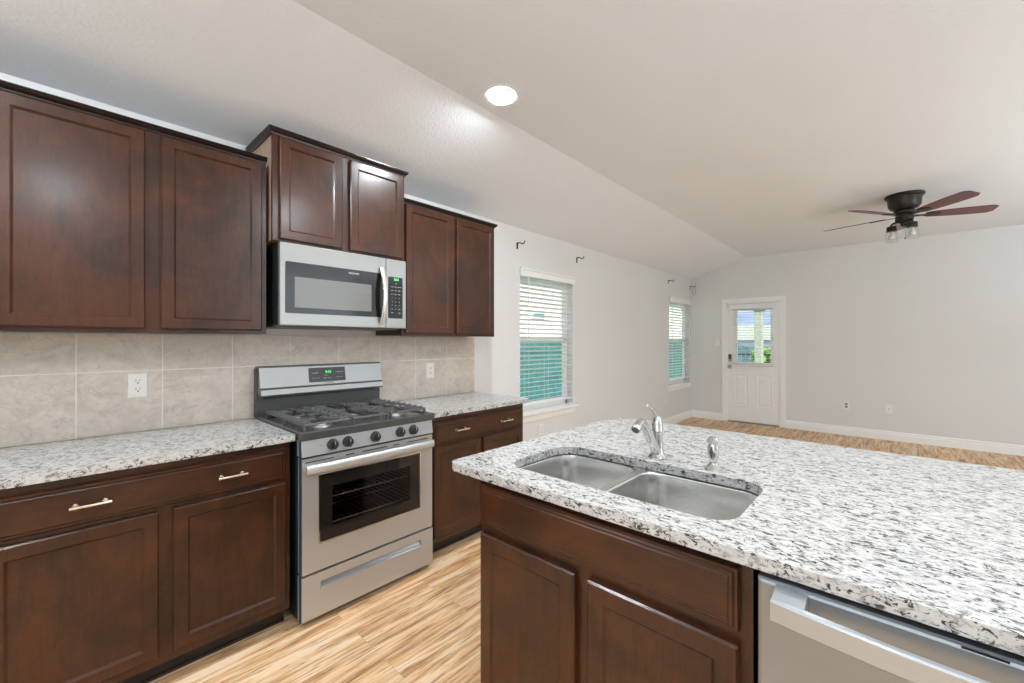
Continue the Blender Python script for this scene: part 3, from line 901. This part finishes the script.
# ------------------------------------------------------------------ sink
sk = empty('kitchen_sink', (2.06, 1.27, 0.68), 'double bowl stainless undermount sink set in the island countertop', 'sink')
bm = bmesh.new()
bowls = [(1.680, 2.022, 1.072, 1.474, 0.07), (2.046, 2.442, 1.072, 1.474, 0.075)]
outer = corner_poly(1.665, 1.057, 2.457, 1.487, (0.09,) * 4)
hs = [corner_poly(x0, y0, x1, y1, (rr,) * 4) for x0, x1, y0, y1, rr in bowls]
plate2d(bm, outer, hs, 0.8795, 0.8832)
build('flange', bm, M['steel_sink'], sk, smooth=True)
for x0, x1, y0, y1, rr in bowls:
    bm = bmesh.new()
    loops = []
    for ins, z, r_ in ((0, 0.8800, rr), (0.002, 0.872, rr), (0.005, 0.80, rr), (0.012, 0.735, rr * 0.95), (0.022, 0.712, rr * 0.9), (0.042, 0.700, rr * 0.75), (0.075, 0.696, rr * 0.6), (0.13, 0.694, 0.03)):
        loops.append([(x, y, z) for x, y in corner_poly(x0 + ins, y0 + ins, x1 - ins, y1 - ins, (r_,) * 4)])
    loft(bm, loops, False, True)
    bw = build('bowl', bm, M['steel_sink'], sk, smooth=True)
    md = bw.modifiers.new('shell', 'SOLIDIFY'); md.thickness = 0.0012; md.offset = -1
    bm = bmesh.new()
    cx, cy = (x0 + x1) / 2, (y0 + y1) / 2 + 0.03
    lathe(bm, (cx, cy, 0.6945), [(0.043, 0.0), (0.043, 0.002), (0.037, 0.003), (0.034, 0.0005), (0.012, 0.0005), (0.010, 0.004), (0.0, 0.005)], 'z', 28)
    build('drain', bm, M['chrome'], bw, smooth=True)

# faucet
fx, fy = 2.055, 1.535
fa = empty('kitchen_faucet', (fx, fy, 0.914), 'chrome single lever kitchen faucet behind the sink divider', 'faucet')
bm = bmesh.new()
lathe(bm, (fx, fy, 0.9143), [(0.034, 0), (0.034, 0.004), (0.028, 0.010), (0.0225, 0.020), (0.0205, 0.045), (0.0195, 0.095), (0.0205, 0.097), (0.0205, 0.101), (0.0195, 0.103), (0.019, 0.125), (0.016, 0.142), (0.010, 0.154), (0.0, 0.158)], 'z', 28)
build('faucet_body', bm, M['chrome'], fa, smooth=True)
bm = bmesh.new()
sp = smooth_pts([(fx, fy - 0.010, 0.936), (fx, fy - 0.045, 0.976), (fx, fy - 0.085, 1.022), (fx, fy - 0.118, 1.055), (fx, fy - 0.138, 1.064), (fx, fy - 0.155, 1.060)], 6)
k = len(sp)
tube(bm, sp, [0.0190 - 0.006 * (i / k) for i in range(k)], 16)
tube(bm, [(fx, fy - 0.146, 1.062), (fx, fy - 0.154, 1.058), (fx, fy - 0.176, 1.046), (fx, fy - 0.180, 1.043)], [0.0125, 0.0160, 0.0165, 0.0160], 18)
sp_o = build('spout', bm, M['chrome'], fa, smooth=True)
bm = bmesh.new()
tube(bm, [(fx, fy - 0.1802, 1.0428), (fx, fy - 0.1815, 1.0420)], [0.0125, 0.0120], 16)
build('aerator', bm, M['lockdark'], sp_o)
bm = bmesh.new()
tube(bm, smooth_pts([(fx, fy - 0.004, 1.058), (fx, fy - 0.012, 1.078), (fx, fy - 0.040, 1.098), (fx, fy - 0.088, 1.118)], 6), [0.014] + [0.0105 - 0.0040 * (i / 17) for i in range(18)], 14, flat=0.62)
build('lever', bm, M['chrome'], fa, smooth=True)

sx_, sy_ = 2.258, 1.520
sp_ = empty('side_sprayer', (sx_, sy_, 0.914), 'small chrome side sprayer standing right of the faucet', 'sprayer')
bm = bmesh.new()
lathe(bm, (sx_, sy_, 0.9143), [(0.029, 0), (0.029, 0.003), (0.022, 0.010), (0.014, 0.018), (0.013, 0.022), (0, 0.022)], 'z', 24)
build('sprayer_base', bm, M['chrome'], sp_, smooth=True)
bm = bmesh.new()
lathe(bm, (sx_, sy_, 0.9370), [(0.012, 0), (0.0150, 0.010), (0.0185, 0.030), (0.0185, 0.050), (0.0150, 0.062), (0.0150, 0.068), (0.0165, 0.078), (0.013, 0.086), (0, 0.088)], 'z', 24)
tube(bm, [(sx_, sy_ - 0.008, 1.010), (sx_ - 0.002, sy_ - 0.026, 1.014)], [0.011, 0.012], 14)
build('spray_head', bm, M['chrome'], sp_, smooth=True)
bm = bmesh.new()
tube(bm, [(sx_, sy_ - 0.0165, 0.992), (sx_, sy_ - 0.020, 0.975), (sx_, sy_ - 0.0175, 0.955)], [0.0035, 0.005, 0.003], 8)
build('trigger', bm, M['lockdark'], sp_, smooth=True)

# ------------------------------------------------------------------ gas range
RY0, RY1 = 0.776, 1.526
XD = 0.680
ra = empty('gas_range', (0.35, 1.15, 0), 'stainless gas range with black cast iron grates between the two counters', 'range')
# body side walls, back and floor leave the oven cavity open
build('range_body', B((0.045, 0.625, RY0, RY0 + 0.03, 0.035, 0.885), (0.045, 0.625, RY1 - 0.03, RY1, 0.035, 0.885), (0.045, 0.07, RY0 + 0.03, RY1 - 0.03, 0.035, 0.885),
      (0.07, 0.625, RY0 + 0.03, RY1 - 0.03, 0.245, 0.30), (0.07, 0.625, RY0 + 0.03, RY1 - 0.03, 0.79, 0.885)), M['black_side'], ra)
build('oven_cavity', B((0.075, 0.080, RY0 + 0.032, RY1 - 0.032, 0.302, 0.788), (0.08, 0.60, RY0 + 0.032, RY1 - 0.032, 0.302, 0.306)), M['oven_in'], ra)
build('side_trim', B((XD - 0.022, XD - 0.004, RY0 - 0.0012, RY0 + 0.0015, 0.036, 0.88)), M['film'], ra)
for z in (0.43, 0.56, 0.69):
    bm = bmesh.new()
    for i in range(20):
        y = RY0 + 0.05 + i * (RY1 - RY0 - 0.10) / 19
        tube(bm, [(0.10, y, z), (0.60, y, z)], 0.0022, 6)
    tube(bm, [(0.60, RY0 + 0.045, z), (0.60, RY1 - 0.045, z)], 0.0035, 6)
    tube(bm, [(0.35, RY0 + 0.045, z - 0.004), (0.35, RY1 - 0.045, z - 0.004)], 0.003, 6)
    tube(bm, [(0.10, RY0 + 0.045, z), (0.10, RY1 - 0.045, z)], 0.0035, 6)
    build('oven_rack', bm, M['rack'], ra)
# legs
for y in (RY0 + 0.04, RY1 - 0.04):
    for x in (0.10, 0.60):
        bm = bmesh.new(); lathe(bm, (x, y, 0.0), [(0.018, 0), (0.018, 0.010), (0.008, 0.014), (0.008, 0.0345)], 'z', 14)
        build('levelling_leg', bm, M['rubber'], ra, smooth=True)
# oven door
wy0, wy1, wz0, wz1 = 0.860, 1.435, 0.385, 0.705
dz0, dz1 = 0.2535, 0.798
od = build('oven_door', B((0.632, XD, RY0 + 0.004, wy0, dz0, dz1), (0.632, XD, wy1, RY1 - 0.004, dz0, dz1), (0.632, XD, wy0, wy1, dz0, wz0), (0.632, XD, wy0, wy1, wz1, dz1)), M['steel'], ra)
# bead around window
bm = bmesh.new()
def frame_ring(bm, x, dx, y0, y1, z0, z1, wd):
    box(bm, x, x + dx, y0, y0 + wd, z0, z1); box(bm, x, x + dx, y1 - wd, y1, z0, z1)
    box(bm, x, x + dx, y0 + wd, y1 - wd, z0, z0 + wd); box(bm, x, x + dx, y0 + wd, y1 - wd, z1 - wd, z1)
frame_ring(bm, XD - 0.004, 0.006, wy0 - 0.004, wy1 + 0.004, wz0 - 0.004, wz1 + 0.004, 0.006)
build('window_bead', bm, M['chrome'], od)
bm = bmesh.new(); frame_ring(bm, XD - 0.012, 0.008, wy0 + 0.002, wy1 - 0.002, wz0 + 0.002, wz1 - 0.002, 0.062)
build('window_surround', bm, M['blackglass'], od)
build('oven_window', B((XD - 0.010, XD - 0.006, wy0 + 0.062, wy1 - 0.062, wz0 + 0.062, wz1 - 0.062)), M['ovenglass'], od)
# vent slots at top of the door
bm = bmesh.new()
for a, b_ in ((0.795, 0.93), (0.99, 1.035), (1.08, 1.22), (1.26, 1.30), (1.35, 1.49)):
    box(bm, XD - 0.001, XD + 0.0006, a, b_, 0.777, 0.782)
build('vent_slots', bm, M['black'], od)
# handle: wide, gently bowed flattened bar
bm = bmesh.new()
loops = []
for i in range(29):
    s = i / 28
    y = RY0 + 0.014 + s * (RY1 - RY0 - 0.028)
    bow = 0.026 + 0.022 * (1 - (2 * s - 1) ** 4)
    xx = XD + bow
    zc = 0.750 + 0.004 * math.sin(PI * s)
    loops.append([(xx + 0.010 * math.cos(a), y, zc + 0.021 * math.sin(a)) for a in [2 * PI * q / 16 for q in range(16)]])
loft(bm, loops, True, True)
for y in (RY0 + 0.045, RY1 - 0.045):
    box(bm, XD + 0.0005, XD + 0.034, y - 0.017, y + 0.017, 0.740, 0.761)
build('door_handle', bm, stainless('range_handle_steel', (0.62, 0.61, 0.60), 0.38), od, smooth=True)
# storage drawer with recessed grip
sz0, sz1 = 0.036, 0.243
gy0, gy1, gz0, gz1 = 0.865, 1.442, 0.163, 0.199
sd = build('storage_drawer', B((0.632, XD + 0.002, RY0 + 0.002, gy0, sz0, sz1), (0.632, XD + 0.002, gy1, RY1 - 0.002, sz0, sz1), (0.632, XD + 0.002, gy0, gy1, sz0, gz0), (0.632, XD + 0.002, gy0, gy1, gz1, sz1)), M['steel'], ra)
bm = bmesh.new()
prg = [(XD + 0.002, gz0), (XD + 0.005, gz0 - 0.004), (XD + 0.006, gz0), (XD - 0.010, gz0 + 0.006), (XD - 0.020, gz1 - 0.010), (XD - 0.020, gz1)]
loft(bm, [[(x, gy0 + 0.0005, z) for x, z in prg], [(x, gy1 - 0.0005, z) for x, z in prg]], closed=False)
build('grip_recess', bm, M['steel'], sd)
# control panel, slightly raked
bm = bmesh.new()
loft(bm, [[(0.60, y, 0.806), (XD + 0.006, y, 0.806), (XD - 0.004, y, 0.884), (0.60, y, 0.884)] for y in (RY0 + 0.002, RY1 - 0.002)], True, True)
build('control_panel', bm, M['steel'], ra, bevel=0.003)
for y in (0.922, 0.999, 1.151, 1.301, 1.386):
    bm = bmesh.new()
    x0 = XD + 0.0015
    lathe(bm, (x0, y, 0.846), [(0.0275, 0), (0.0275, 0.003), (0.0245, 0.005), (0.0230, 0.020), (0.0200, 0.026), (0, 0.027)], 'x', 26)
    box(bm, x0 + 0.005, x0 + 0.034, y - 0.0045, y + 0.0045, 0.826, 0.866)
    kb = build('control_knob', bm, M['knob'], ra, smooth=True)
    build('knob_pointer', B((x0 + 0.0342, x0 + 0.0347, y - 0.001, y + 0.001, 0.850, 0.865)), M['logo'], kb)
text('burner_mark', 'o', 0.012, M['logo_dark'], ra, (XD + 0.0030, 0.868, 0.850), '+x')
# cooktop: tray with raised rim
bm = bmesh.new()
rings(bm, (0.060, RY0 - 0.004, 0.885), (1, 0, 0), (0, 1, 0), (0, 0, 1), 0.632, RY1 - RY0 + 0.008,
      [(0, 0), (0, 0.034), (0.004, 0.040), (0.016, 0.041), (0.026, 0.036), (0.034, 0.030)])
build('cooktop', bm, M['cooktop'], ra)
# burners
for i, (bx_, by_, br_) in enumerate(((0.20, 0.935, 0.036), (0.52, 0.935, 0.044), (0.36, 1.151, 0.050), (0.20, 1.367, 0.036), (0.52, 1.367, 0.044))):
    bm = bmesh.new(); lathe(bm, (bx_, by_, 0.9155), [(br_ + 0.012, 0), (br_ + 0.010, 0.004), (br_ * 0.9, 0.006), (br_ * 0.85, 0.014), (0, 0.014)], 'z', 28)
    bb = build('burner', bm, M['burner'], ra, smooth=True)
    bm = bmesh.new(); lathe(bm, (bx_, by_, 0.930), [(br_ * 0.88, 0), (br_ * 0.9, 0.004), (br_ * 0.75, 0.008), (0, 0.009)], 'z', 28)
    build('burner_cap', bm, M['black'], bb, smooth=True)
# grates: three continuous sections
def bar(bm, p, q, wd=0.008, ht=0.010):
    p, q = Vector(p), Vector(q)
    dv = (q - p).normalized(); s = Vector((-dv.y, dv.x, 0)) * wd / 2
    up = Vector((0, 0, ht / 2))
    loft(bm, [[e - s - up, e + s - up, e + s * 0.6 + up, e - s * 0.6 + up] for e in (p, q)], True, True)
gz = 0.950
for gi, (y0, y1) in enumerate(((0.800, 1.038), (1.046, 1.256), (1.264, 1.502))):
    bm = bmesh.new()
    x0, x1 = 0.105, 0.645
    cy = (y0 + y1) / 2
    for y in (y0 + 0.005, y1 - 0.005): bar(bm, (x0, y, gz), (x1, y, gz))
    for x in (x0 + 0.004, x1 - 0.004): bar(bm, (x, y0, gz), (x, y1, gz))
    for k in range(1, 6): pass
    # feet
    for x in (x0 + 0.006, (x0 + x1) / 2, x1 - 0.006):
        for y in (y0 + 0.006, y1 - 0.006): box(bm, x - 0.006, x + 0.006, y - 0.005, y + 0.005, 0.9165, gz)
    cs = ((0.20, cy), (0.52, cy)) if gi != 1 else ((0.36, cy),)
    bar(bm, (0.36, y0 + 0.005, gz), (0.36, y1 - 0.005, gz)) if gi != 1 else None
    for cx, cyy in cs:
        for k in range(8):
            a = PI / 8 + k * PI / 4 if False else k * PI / 4
            dx_, dy_ = math.cos(a), math.sin(a)
            # run from 0.022 out to the frame
            lim = 1e9
            if abs(dx_) > 0.01:
                xe = (0.36 if gi != 1 else x1) if dx_ > 0 else x0
                if cx > 0.36: xe = x1 if dx_ > 0 else 0.36
                if gi == 1: xe = x1 if dx_ > 0 else x0
                lim = min(lim, abs((xe - cx) / dx_))
            if abs(dy_) > 0.01: lim = min(lim, ((y1 - y0) / 2 - 0.004) / abs(dy_))
            bar(bm, (cx + dx_ * 0.020, cyy + dy_ * 0.020, gz + 0.002), (cx + dx_ * lim, cyy + dy_ * lim, gz + 0.001), 0.008, 0.012)
    # short stub fingers along the outer rails
    for k in range(9):
        x = x0 + 0.035 + k * (x1 - x0 - 0.07) / 8
        bar(bm, (x, y0 + 0.002, gz + 0.006), (x, y0 + 0.045, gz + 0.006), 0.007, 0.014)
        bar(bm, (x, y1 - 0.045, gz + 0.006), (x, y1 - 0.002, gz + 0.006), 0.007, 0.014)
    build('grate', bm, M['iron'], ra, bevel=0.0012, seg=1)
# backguard
bg_ = build('backguard', B((0.014, 0.058, RY0 - 0.006, RY1 + 0.012, 0.9155, 1.195)), M['steel_dark'], ra, bevel=0.003)
bm = bmesh.new()
prb = [(0.0585, 1.043), (0.108, 1.036), (0.118, 1.046), (0.112, 1.075), (0.098, 1.085), (0.078, 1.198), (0.070, 1.207), (0.014, 1.207), (0.014, 1.196), (0.0585, 1.196)]
loft(bm, [[(x, y, z) for x, z in prb] for y in (RY0 + 0.002, RY1 + 0.004)], True, True)
build('control_head', bm, M['steel_warm'], ra)
build('vent_gap', B((0.0587, 0.075, RY0 + 0.03, RY1 - 0.04, 1.022, 1.034)), M['black'], ra)
# display set on the raked face
def rake_x(z): return 0.098 + (z - 1.085) * (0.078 - 0.098) / (1.198 - 1.085)
bm = bmesh.new()
loft(bm, [[(rake_x(1.100) - 0.002, y, 1.100), (rake_x(1.100) + 0.0018, y, 1.100), (rake_x(1.187) + 0.0018, y, 1.187), (rake_x(1.187) - 0.002, y, 1.187)] for y in (1.045, 1.274)], True, True)
dp = build('display_panel', bm, M['panel_grey'], ra, bevel=0.001)
def onrake(name, s, size, mat, y, z, width=None):
    t = text(name, s, size, mat, dp, (rake_x(z) + 0.0026, y, z), '+x', 0.0002, width)
    return t
onrake('clock_digits', '5:51', 0.024, M['green'], 1.165, 1.158, 0.034)
for y, z, s in ((1.072, 1.155, 'BAKE'), (1.094, 1.155, 'BROIL'), (1.072, 1.124, 'KEEP'), (1.096, 1.124, 'WARM'), (1.150, 1.138, 'START'), (1.156, 1.122, 'OVEN CLEAN'),
                (1.200, 1.156, '+'), (1.222, 1.156, 'TIMER'), (1.246, 1.156, 'CLOCK'), (1.202, 1.124, '-'), (1.224, 1.124, 'START'), (1.246, 1.124, 'OFF')):
    onrake('legend', s, 0.0085, M['print'], y, z)
t = text('logo', 'FRIGIDAIRE', 0.011, M['logo_dark'], ra, (rake_x(1.092) + 0.0008, 1.165, 1.0925), '+x', 0.0003)

# ------------------------------------------------------------------ microwave
mw = empty('microwave', (0.2, 1.15, 1.435), 'stainless over-the-range microwave hung between the wall cabinets', 'microwave')
MY0, MY1, MZ0, MZ1, MX = 0.778, 1.528, 1.432, 1.862, 0.398
build('microwave_body', B((0.012, MX - 0.032, MY0, MY1, 1.436, MZ1 - 0.004)), M['black_side'], mw)
build('vent_base', B((0.02, MX - 0.035, MY0 - 0.004, MY1 - 0.03, 1.4235, 1.4355)), M['steel_dark'], mw, bevel=0.002)
mg0, mg1, mgz0, mgz1 = 0.812, 1.345, 1.500, 1.762
ysm = 1.384
fd = build('microwave_door', B((MX - 0.030, MX, MY0 + 0.001, ysm - 0.0008, MZ0, MZ1)), M['steel_warm'], mw, bevel=0.004, seg=3)
build('control_side', B((MX - 0.030, MX, ysm + 0.0008, MY1 - 0.001, MZ0, MZ1)), M['steel_warm'], mw, bevel=0.004, seg=3)
bm = bmesh.new()
gp = rrect((0.805 + 1.383) / 2, (1.497 + 1.765) / 2, 1.383 - 0.805, 1.765 - 1.497, 0.008, 4)
loft(bm, [[(MX + 0.0002, y, z) for y, z in gp], [(MX + 0.0022, y, z) for y, z in gp]], True, True)
gw = build('door_glass', bm, M['blackglass'], fd)
build('viewing_screen', B((MX + 0.0023, MX + 0.0029, 0.850, 1.285, 1.528, 1.688)), M['mw_mesh'], fd)
text('logo', 'FRIGIDAIRE', 0.0125, M['logo'], fd, (MX + 0.0030, 1.175, 1.742), '+x', 0.0003)
bm = bmesh.new()
gp = rrect((1.398 + 1.500) / 2, (1.494 + 1.752) / 2, 0.102, 0.258, 0.006, 4)
loft(bm, [[(MX + 0.0002, y, z) for y, z in gp], [(MX + 0.0022, y, z) for y, z in gp]], True, True)
kp = build('keypad', bm, M['blackglass'], mw)
text('clock_digits', '5:51', 0.022, M['green'], kp, (MX + 0.0026, 1.456, 1.737), '+x', 0.0003, 0.032)
rows = [('AM', 1.712), ]
text('legend', 'AM', 0.009, M['print'], kp, (MX + 0.0026, 1.452, 1.712), '+x', 0.0003)
keys = ['COOK TIME POWER', 'ADD BEV MEAL', 'POT SOFT MELT', '1 2 3', '4 5 6', '7 8 9', 'OFF 0 GO', 'FAN  LAMP']
for i, row in enumerate(keys):
    w_ = row.split()
    ysx = (1.425, 1.450, 1.475) if len(w_) == 3 else (1.425, 1.475)
    for y, s in zip(ysx, w_):
        text('legend', s, 0.0095 if len(s) < 2 else 0.0075, M['print'], kp, (MX + 0.0026, y, 1.690 - i * 0.0232), '+x', 0.0003)
# bowed vertical handle
bm = bmesh.new()
loops = []
for i in range(25):
    s = i / 24
    z = 1.452 + s * (1.800 - 1.452)
    bow = 0.003 + 0.046 * math.sin(PI * s) ** 0.8
    hw = 0.0155
    x = MX + bow
    yc = 1.352
    loops.append([(x + 0.0005, yc - hw, z), (x + 0.006, yc - hw * 0.8, z), (x + 0.009, yc, z), (x + 0.006, yc + hw * 0.8, z), (x + 0.0005, yc + hw, z), (x - 0.002, yc, z)])
loft(bm, loops, True, True)
build('microwave_handle', bm, stainless('mw_handle_steel', (0.72, 0.70, 0.68), 0.18, False), fd, smooth=True)

# ------------------------------------------------------------------ ceiling light(s)
def ceiling_light(x, y, label):
    r = empty('ceiling_light', (x, y, ZC), label, 'light', 'round recessed ceiling lights')
    bm = bmesh.new(); lathe(bm, (x, y, ZC), [(0.083, -0.0005), (0.083, -0.006), (0.076, -0.010), (0.070, -0.008)], 'z', 40, cap=False)
    build('trim_ring', bm, M['trim'], r, smooth=True)
    bm = bmesh.new(); lathe(bm, (x, y, ZC), [(0.0695, -0.002), (0.0695, -0.008), (0.05, -0.0095), (0, -0.0095)], 'z', 40)
    build('lens', bm, M['lamp'], r)
ceiling_light(1.075, 1.705, 'lit round recessed ceiling light over the kitchen aisle')
ceiling_light(2.90, 1.70, 'lit round recessed ceiling light above the island, out of frame overhead')
ceiling_light(1.10, -0.40, 'lit round recessed ceiling light over the aisle, behind the camera')
ceiling_light(3.50, 0.0, 'lit round recessed ceiling light behind the camera on the right')

# ------------------------------------------------------------------ ceiling fan
FX, FY = 2.772, 5.43
fan = empty('ceiling_fan', (FX, FY, ZC), 'dark bronze flush mount ceiling fan with five reddish blades and glass jars', 'ceiling fan')
bm = bmesh.new()
lathe(bm, (FX, FY, ZC), [(0.142, -0.001), (0.145, -0.012), (0.138, -0.024), (0.125, -0.032), (0.122, -0.055), (0.118, -0.105), (0.100, -0.130), (0.070, -0.146), (0.0, -0.146)], 'z', 40)
build('motor_housing', bm, M['bronze'], fan, smooth=True)
bm = bmesh.new()
lathe(bm, (FX, FY, ZC), [(0.055, -0.147), (0.082, -0.156), (0.082, -0.180), (0.060, -0.190), (0.066, -0.197), (0.066, -0.240), (0.050, -0.258), (0.030, -0.266), (0.026, -0.292), (0.012, -0.300), (0, -0.301)], 'z', 36)
build('switch_housing', bm, M['bronze'], fan, smooth=True)
ZB = 2.535
for k in range(5):
    a = math.radians(93 + 72 * k)
    rot = Matrix.Translation((FX, FY, ZB)) @ Matrix.Rotation(a, 4, 'Z')
    pit = Matrix.Rotation(math.radians(-13), 4, 'X')
    # blade outline
    n = 14
    top = []
    L0, L1 = 0.150, 0.640
    for i in range(n + 1):
        s = i / n
        x = L0 + s * (L1 - L0)
        hw = 0.044 + 0.024 * math.sin(PI * min(s, 0.75) / 1.5) + 0.0
        if s > 0.90: hw *= 1 - ((s - 0.90) / 0.10) ** 2 * 0.38
        if s < 0.06: hw *= 0.7 + 5 * s
        top.append((x, hw))
    outline = [(x, h) for x, h in top] + [(x, -h * 0.97) for x, h in reversed(top)]
    bm = bmesh.new()
    loft(bm, [[(x, y, -0.003) for x, y in outline], [(x, y, 0.003) for x, y in outline]], True, True)
    bm.transform(rot @ pit)
    bl_ = build('blade', bm, M['blade'], fan)
    bm = bmesh.new()
    # iron: arm and plate under the blade
    arm = [(0.070, 0.018), (0.11, 0.012), (0.15, 0.016), (0.18, 0.034), (0.22, 0.036), (0.255, 0.020), (0.262, 0.0)]
    out2 = arm + [(x, -y) for x, y in reversed(arm[:-1])]
    loft(bm, [[(x, y, -0.0085) for x, y in out2], [(x, y, -0.0033) for x, y in out2]], True, True)
    bm.transform(rot @ pit)
    build('blade_iron', bm, M['bronze'], bl_)
# two glass jar lamps
for (jx, jy) in ((-0.090, 0.030), (0.052, -0.062)):
    x, y = FX + jx, FY + jy
    bm = bmesh.new()
    tube(bm, smooth_pts([(FX + jx * 0.3, FY + jy * 0.3, 2.478), (FX + jx * 0.7, FY + jy * 0.7, 2.486), (x, y, 2.470), (x, y, 2.452)], 5), 0.009, 10)
    lathe(bm, (x, y, 2.412), [(0.0, 0.044), (0.034, 0.042), (0.038, 0.034), (0.038, 0.004), (0.041, 0.0), (0.041, -0.004), (0, -0.004)], 'z', 26)
    lc = build('lamp_cap', bm, M['bronze'], fan, smooth=True)
    bm = bmesh.new()
    lathe(bm, (x, y, 2.407), [(0.034, 0.0), (0.036, -0.008), (0.047, -0.022), (0.047, -0.036), (0.047, -0.094), (0.043, -0.104), (0.0, -0.106)], 'z', 30, cap=False)
    build('glass_jar', bm, M['jar'], lc, smooth=True)
    bm = bmesh.new()
    lathe(bm, (x, y, 2.406), [(0.013, 0.0), (0.013, -0.022), (0.020, -0.034), (0.026, -0.052), (0.022, -0.070), (0.0, -0.080)], 'z', 20)
    build('bulb', bm, M['bulb'], lc, smooth=True)
bm = bmesh.new()
tube(bm, [(FX + 0.005, FY - 0.03, 2.435), (FX + 0.005, FY - 0.03, 2.320)], 0.0016, 6)
lathe(bm, (FX + 0.005, FY - 0.03, 2.315), [(0.0, 0.012), (0.005, 0.008), (0.006, -0.002), (0, -0.008)], 'z', 10)
build('pull_chain', bm, M['bronze'], fan)

# ------------------------------------------------------------------ wall plates
def outlet(label, axis, a, z, face, style='duplex', grp=None):
    r = empty('wall_outlet' if style != 'switch' else 'light_switch', ((face, a, z - 0.058) if axis == '+x' else (a, face, z - 0.058)), label, 'outlet' if style != 'switch' else 'switch', grp)
    W_, H_ = 0.072, 0.118
    P = (lambda u, dd, v: (face + dd, a + u, z + v)) if axis == '+x' else (lambda u, dd, v: (a + u, face - dd, z + v))
    U = (0, 1, 0) if axis == '+x' else (1, 0, 0); Nn = (1, 0, 0) if axis == '+x' else (0, -1, 0)
    bm = bmesh.new()
    rings(bm, P(-W_ / 2, 0.0006, -H_ / 2), U, (0, 0, 1), Nn, W_, H_, [(0, 0), (0, 0.003), (0.004, 0.0055)])
    build('cover_plate', bm, M['plate'], r)
    def rect(name, u0, u1, v0, v1, d0, d1, mat, par=None):
        p, q = Vector(P(u0, d0, v0)), Vector(P(u1, d1, v1))
        return build(name, B((min(p.x, q.x), max(p.x, q.x), min(p.y, q.y), max(p.y, q.y), min(p.z, q.z), max(p.z, q.z))), mat, par or r)
    if style in ('duplex', 'dark'):
        for v in (0.0195, -0.0195):
            pts = rrect(0, v, 0.034, 0.028, 0.012, 5)
            bm = bmesh.new()
            loft(bm, [[P(u, 0.0062, vv) for u, vv in pts], [P(u, 0.0082, vv) for u, vv in pts]], True, True)
            f = build('receptacle', bm, M['recept'] if style == 'dark' else M['plate'], r)
            sl = bmesh.new()
            for u0, u1, v0, v1 in ((-0.0085, -0.006, 0.000, 0.009), (0.006, 0.0085, 0.001, 0.008), (-0.003, 0.003, -0.010, -0.004)):
                p, q = Vector(P(u0, 0.0080, v + v0)), Vector(P(u1, 0.0086, v + v1))
                box(sl, min(p.x, q.x), max(p.x, q.x), min(p.y, q.y), max(p.y, q.y), min(p.z, q.z), max(p.z, q.z))
            build('slots', sl, M['slot'], f)
    elif style == 'jack':
        bm = bmesh.new()
        lathe(bm, P(0, 0, 0), [(0.008, -0.0062), (0.008, -0.010), (0.004, -0.010), (0.004, -0.016), (0, -0.016)] if axis != '+x' else [(0.008, 0.0062), (0.008, 0.010), (0.004, 0.016), (0, 0.016)], 'y' if axis != '+x' else 'x', 14)
        build('jack', bm, M['lock'], r)
    elif style == 'switch':
        rect('rocker', -0.016, 0.016, -0.033, 0.033, 0.0062, 0.0085, M['plate'])
    return r
outlet('white duplex outlet on the tile backsplash left of the range', '+x', 0.274, 1.137, 0.0108)
outlet('white duplex outlet on the tile backsplash right of the range', '+x', 2.000, 1.122, 0.0108)
outlet('white outlet low on the wall below the nearer window', '+x', 3.41, 0.435, 0.0)
outlet('white outlet low on the left wall just before the farther window', '+x', 6.60, 0.435, 0.0)
outlet('white outlet with dark grey receptacles low on the far wall, right of the door', '-y', 2.182, 0.428, YF, 'dark')
outlet('white cable jack plate low on the far wall, right of the dark outlet', '-y', 2.640, 0.424, YF, 'jack')
outlet('white light switch on the far wall left of the door', '-y', 0.440, 1.335, YF, 'switch')

# ------------------------------------------------------------------ curtain rod brackets
def bracket(y, z, label, hang=0):
    r = empty('curtain_rod_bracket', (0, y, z), label, 'bracket', 'dark curtain rod brackets above the windows')
    build('mounting_plate', B((0.0006, 0.005, y - 0.011, y + 0.011, z - 0.045, z + 0.02)), M['bronze'], r, bevel=0.002)
    bm = bmesh.new()
    pts = smooth_pts([(0.005, y, z + 0.006), (0.03, y, z + 0.012), (0.055, y, z + 0.004), (0.075, y, z - 0.006), (0.092, y, z + 0.002), (0.098, y, z + 0.022)], 5)
    tube(bm, pts, 0.0055, 10)
    build('hook_arm', bm, M['bronze'], r, smooth=True)
    if hang:
        bm = bmesh.new()
        pts = [(0.075 + 0.022 * math.sin(t) * 0.6, y + 0.035 * math.sin(t), z - 0.075 + 0.068 * math.cos(t)) for t in [2 * PI * i / 20 for i in range(21)]]
        tube(bm, pts, 0.0028 if hang == 1 else 0.005, 8, cap=False)
        build('hanging_loop', bm, M['lock'], r, smooth=True)
bracket(3.040, 2.292, 'dark curtain bracket above the left side of the nearer window')
bracket(4.070, 2.300, 'dark curtain bracket above the right side of the nearer window')
bracket(6.690, 2.318, 'dark curtain bracket above the left side of the farther window')
bracket(7.655, 2.318, 'dark curtain bracket in the room corner with a pale loop hanging from it', 2)
